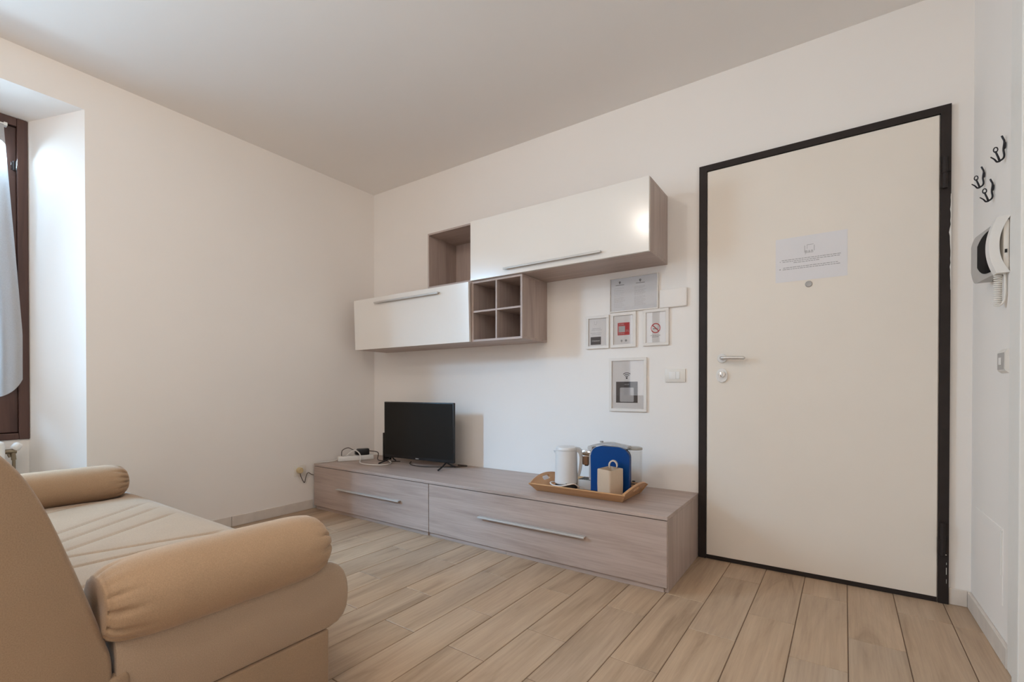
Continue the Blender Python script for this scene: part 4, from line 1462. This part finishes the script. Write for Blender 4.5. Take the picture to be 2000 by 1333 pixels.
# ---- intercom
ic = thing('intercom', 'white wall intercom with handset, dark screen and coiled cord under coat hooks', 'intercom', (XR, -0.38, 1.34))
bm = B(); box(bm, XR - 0.016, XR - 0.0006, -0.500, -0.330, 1.326, 1.506, bev=0.005)
obj('wall_base', bm, M['iplastic'], ic, True, 40)
# grey monitor housing standing off the wall, its far end rounded, dark screen at the near side
bm = B()
NN = 14
cols = []
for i in range(NN + 1):
    u = i / NN
    y_ = -0.462 + 0.192 * u
    x = XR - 0.036 - 0.018 * u
    e_ = max(0.0, (u - 0.72) / 0.28)
    cols.append((x, y_, 1.326 + 0.050 * e_ ** 2.4, 1.500 - 0.028 * e_ ** 2.4))
va = [(bm.verts.new((x, y_, a_)), bm.verts.new((x, y_, b_)), bm.verts.new((XR - 0.0006, y_, a_)), bm.verts.new((XR - 0.0006, y_, b_))) for x, y_, a_, b_ in cols]
for a, b in zip(va, va[1:]):
    bm.faces.new((a[0], b[0], b[1], a[1])); bm.faces.new((a[1], b[1], b[3], a[3])); bm.faces.new((a[0], a[2], b[2], b[0])); bm.faces.new((a[2], a[3], b[3], b[2]))
bm.faces.new((va[0][0], va[0][1], va[0][3], va[0][2])); bm.faces.new((va[-1][0], va[-1][1], va[-1][3], va[-1][2]))
fr = obj('monitor_housing', bm, M['gplastic'], ic, True, 50)
bm = B()
vs = []
for i in range(0, 10):
    x, y_, a_, b_ = cols[i]
    k = (i / 9.0) ** 3
    vs.append((bm.verts.new((x - 0.0012, y_, 1.340 + 0.040 * k)), bm.verts.new((x - 0.0012, y_, 1.488 - 0.030 * k))))
for a, b in zip(vs, vs[1:]):
    bm.faces.new((a[0], b[0], b[1], a[1]))
scn = obj('monitor_screen', bm, M['matteblack'], fr, True)
md = scn.modifiers.new('thick', 'SOLIDIFY'); md.thickness = 0.001
# handset: curved grip with ear and mouth ends
bm = B()
zc_, Lh = 1.420, 0.190
hs = []
for i in range(17):
    u = -1 + 2 * i / 16
    x_out = XR - 0.032 - 0.020 * (1 - u * u)
    th = 0.026 + 0.007 * abs(u) ** 3
    hs.append((x_out, zc_ + u * Lh / 2, th))
prof = [(a, b) for a, b, c in hs] + [(a + c, b) for a, b, c in reversed(hs)]
va = [bm.verts.new((x, -0.505, z_)) for x, z_ in prof]; vb = [bm.verts.new((x, -0.462, z_)) for x, z_ in prof]
n = len(prof); hN = len(hs)
for i in range(hN - 1):
    k2 = n - 1 - i
    bm.faces.new((va[i], va[i + 1], va[k2 - 1], va[k2])); bm.faces.new((vb[i], vb[k2], vb[k2 - 1], vb[i + 1]))
for i in range(n):
    j = (i + 1) % n
    bm.faces.new((va[i], vb[i], vb[j], va[j]))
hs_o = obj('handset', bm, M['wplastic'], ic, True, 35)
bm = B()
for z_ in (1.332, 1.488):
    bm = B(); box(bm, XR - 0.026, XR - 0.0165, -0.500, -0.465, z_ - 0.006, z_ + 0.020, bev=0.003)
    obj('handset_cradle', bm, M['wplastic'], ic, True, 40)
bm = B(); box(bm, XR - 0.0125, XR - 0.0065, -0.5022, -0.4995, 1.392, 1.404)
obj('side_button', bm, M['black'], ic)
bm = B()
pts = []
cx_, cy_ = XR - 0.022, -0.470
turns = 15
for i in range(turns * 10 + 1):
    a = 2 * math.pi * i / 10
    z_ = 1.332 - 0.110 * i / (turns * 10)
    pts.append((cx_ + 0.009 * math.cos(a), cy_ + 0.009 * math.sin(a), z_))
tube(bm, pts, 0.0027, n=6, smooth=False)
tube(bm, [(cx_ - 0.009, cy_, 1.222), (cx_ + 0.002, cy_ - 0.006, 1.218), (cx_ + 0.014, cy_ - 0.008, 1.235), (cx_ + 0.016, cy_ - 0.010, 1.28), (cx_ + 0.013, cy_ - 0.012, 1.346)], 0.0034, n=8)
obj('coiled_cord', bm, M['iplastic'], ic, True)

sw = thing('light_switch', 'small white light switch on right wall below the intercom', 'switch', (XR, -0.47, 1.03))
bm = B()
prism(bm, [(XR - 0.0005, 0.986), (XR - 0.010, 0.994), (XR - 0.012, 1.000), (XR - 0.012, 1.054), (XR - 0.010, 1.060), (XR - 0.0005, 1.070)], 1, -0.508, -0.420)
obj('switch_plate', bm, M['iplastic'], sw)
bm = B(); box(bm, XR - 0.0135, XR - 0.0118, -0.500, -0.428, 0.999, 1.056, bev=0.001)
ins = obj('switch_insert', bm, M['gplastic'], sw)
bm = B(); box(bm, XR - 0.0160, XR - 0.0134, -0.476, -0.452, 1.014, 1.040, bev=0.001)
obj('rocker', bm, M['wplastic'], ins)

# ================================================================== WINDOW RECESS: CURTAIN, RADIATOR
bm = B()
NY, NZ = 60, 40
rows = []
for j in range(NZ + 1):
    v_ = j / NZ
    row = []
    for i in range(NY + 1):
        u = i / NY
        # right edge flares out downwards, lower corner rounded off
        z = 2.335 - 1.445 * v_
        yr = -2.208 + 0.064 * min(1.0, ((2.335 - z) / 1.18)) ** 1.05
        yl = -2.640
        zc_ = 0.890
        y_ = yr + (yl - yr) * u
        zb_ = z
        if u < 0.2:
            k = (0.2 - u) / 0.2
            lift = 0.095 * k ** 2.2
            zb_ = 2.335 - (1.445 - lift) * v_
        amp = 0.006 + 0.010 * v_
        x = RX + 0.028 + amp * math.sin(u * 31 + 0.8 * math.sin(v_ * 3)) + 0.004 * math.sin(u * 9 + v_ * 5)
        row.append(bm.verts.new((x, y_, zb_)))
    rows.append(row)
for a, b in zip(rows, rows[1:]):
    for i in range(NY):
        bm.faces.new((a[i], a[i + 1], b[i + 1], b[i]))
ct = thing('sheer_curtain', 'sheer white curtain hanging on the dark wooden window sash', 'curtain', (RX + 0.028, -2.42, 2.34))
obj('curtain_cloth', bm, M['curtain'], ct, True)
bm = B(); cyl(bm, (RX + 0.024, -2.200, 2.343), (RX + 0.024, -2.650, 2.343), 0.0045, n=12)
box(bm, RX - 0.003, RX + 0.030, -2.208, -2.194, 2.334, 2.352, bev=0.002)
obj('curtain_rod', bm, M['wplastic'], ct, True, 40)

rd = thing('radiator', 'white column radiator in the recess under the window', 'radiator', (-0.19, -2.6, 0.1))
for k in range(11):
    y1 = -2.228 - k * 0.060
    bm = B(); box(bm, -0.245, -0.145, y1 - 0.052, y1, 0.10, 0.662, bev=0.016, seg=3)
    obj('radiator_column', bm, M['rad'], rd, True, 40)
bm = B()
for z_ in (0.13, 0.63):
    bm = B(); cyl(bm, (-0.195, -2.225, z_), (-0.195, -2.885, z_), 0.020, n=16)
    obj('radiator_header', bm, M['rad'], rd, True, 40)
bm = B()
cyl(bm, (-0.195, -2.226, 0.605), (-0.195, -2.182, 0.605), 0.0125, n=16)
cyl(bm, (-0.195, -2.196, 0.607), (-0.195, -2.192, 0.560), 0.010, n=14)
cyl(bm, (-0.195, -2.212, 0.592), (-0.195, -2.206, 0.575), 0.006, n=12)
cyl(bm, (-0.195, -2.192, 0.562), (-0.195, -2.192, 0.001), 0.007, n=12)
vlv = obj('valve', bm, M['brass'], rd, True, 40)
bm = B()
lathe(bm, [(0, 0), (0.015, 0), (0.020, 0.008), (0.019, 0.030), (0.012, 0.038), (0, 0.039)], n=22, close=False)
bmesh.ops.transform(bm, matrix=Matrix.Translation((-0.195, -2.192, 0.614)) @ Matrix.Rotation(R(-35), 4, 'X'), verts=bm.verts)
obj('valve_knob', bm, M['wplastic'], vlv, True, 40)

# ================================================================== CEILING LAMP (out of frame, mirrored in the lacquer) AND MOUNT OF THE ADDED FILL
for lx, ly, lab in ((1.86, -2.42, 'round ceiling lamp mount above the sofa bed'), (3.00, -3.75, 'round mount of an added unseen fill lamp behind the camera near back wall')):
    cl = thing('ceiling_and_fill_lamp', lab, 'lamp', (lx, ly, H))
    bm = B(); lathe(bm, [(0, 0), (0.075, 0), (0.075, -0.018), (0.02, -0.024), (0.012, -0.060), (0, -0.060)], (lx, ly, H - 0.0005), 32, False)
    obj('lamp_mount', bm, M['wplastic'], cl, True, 40)
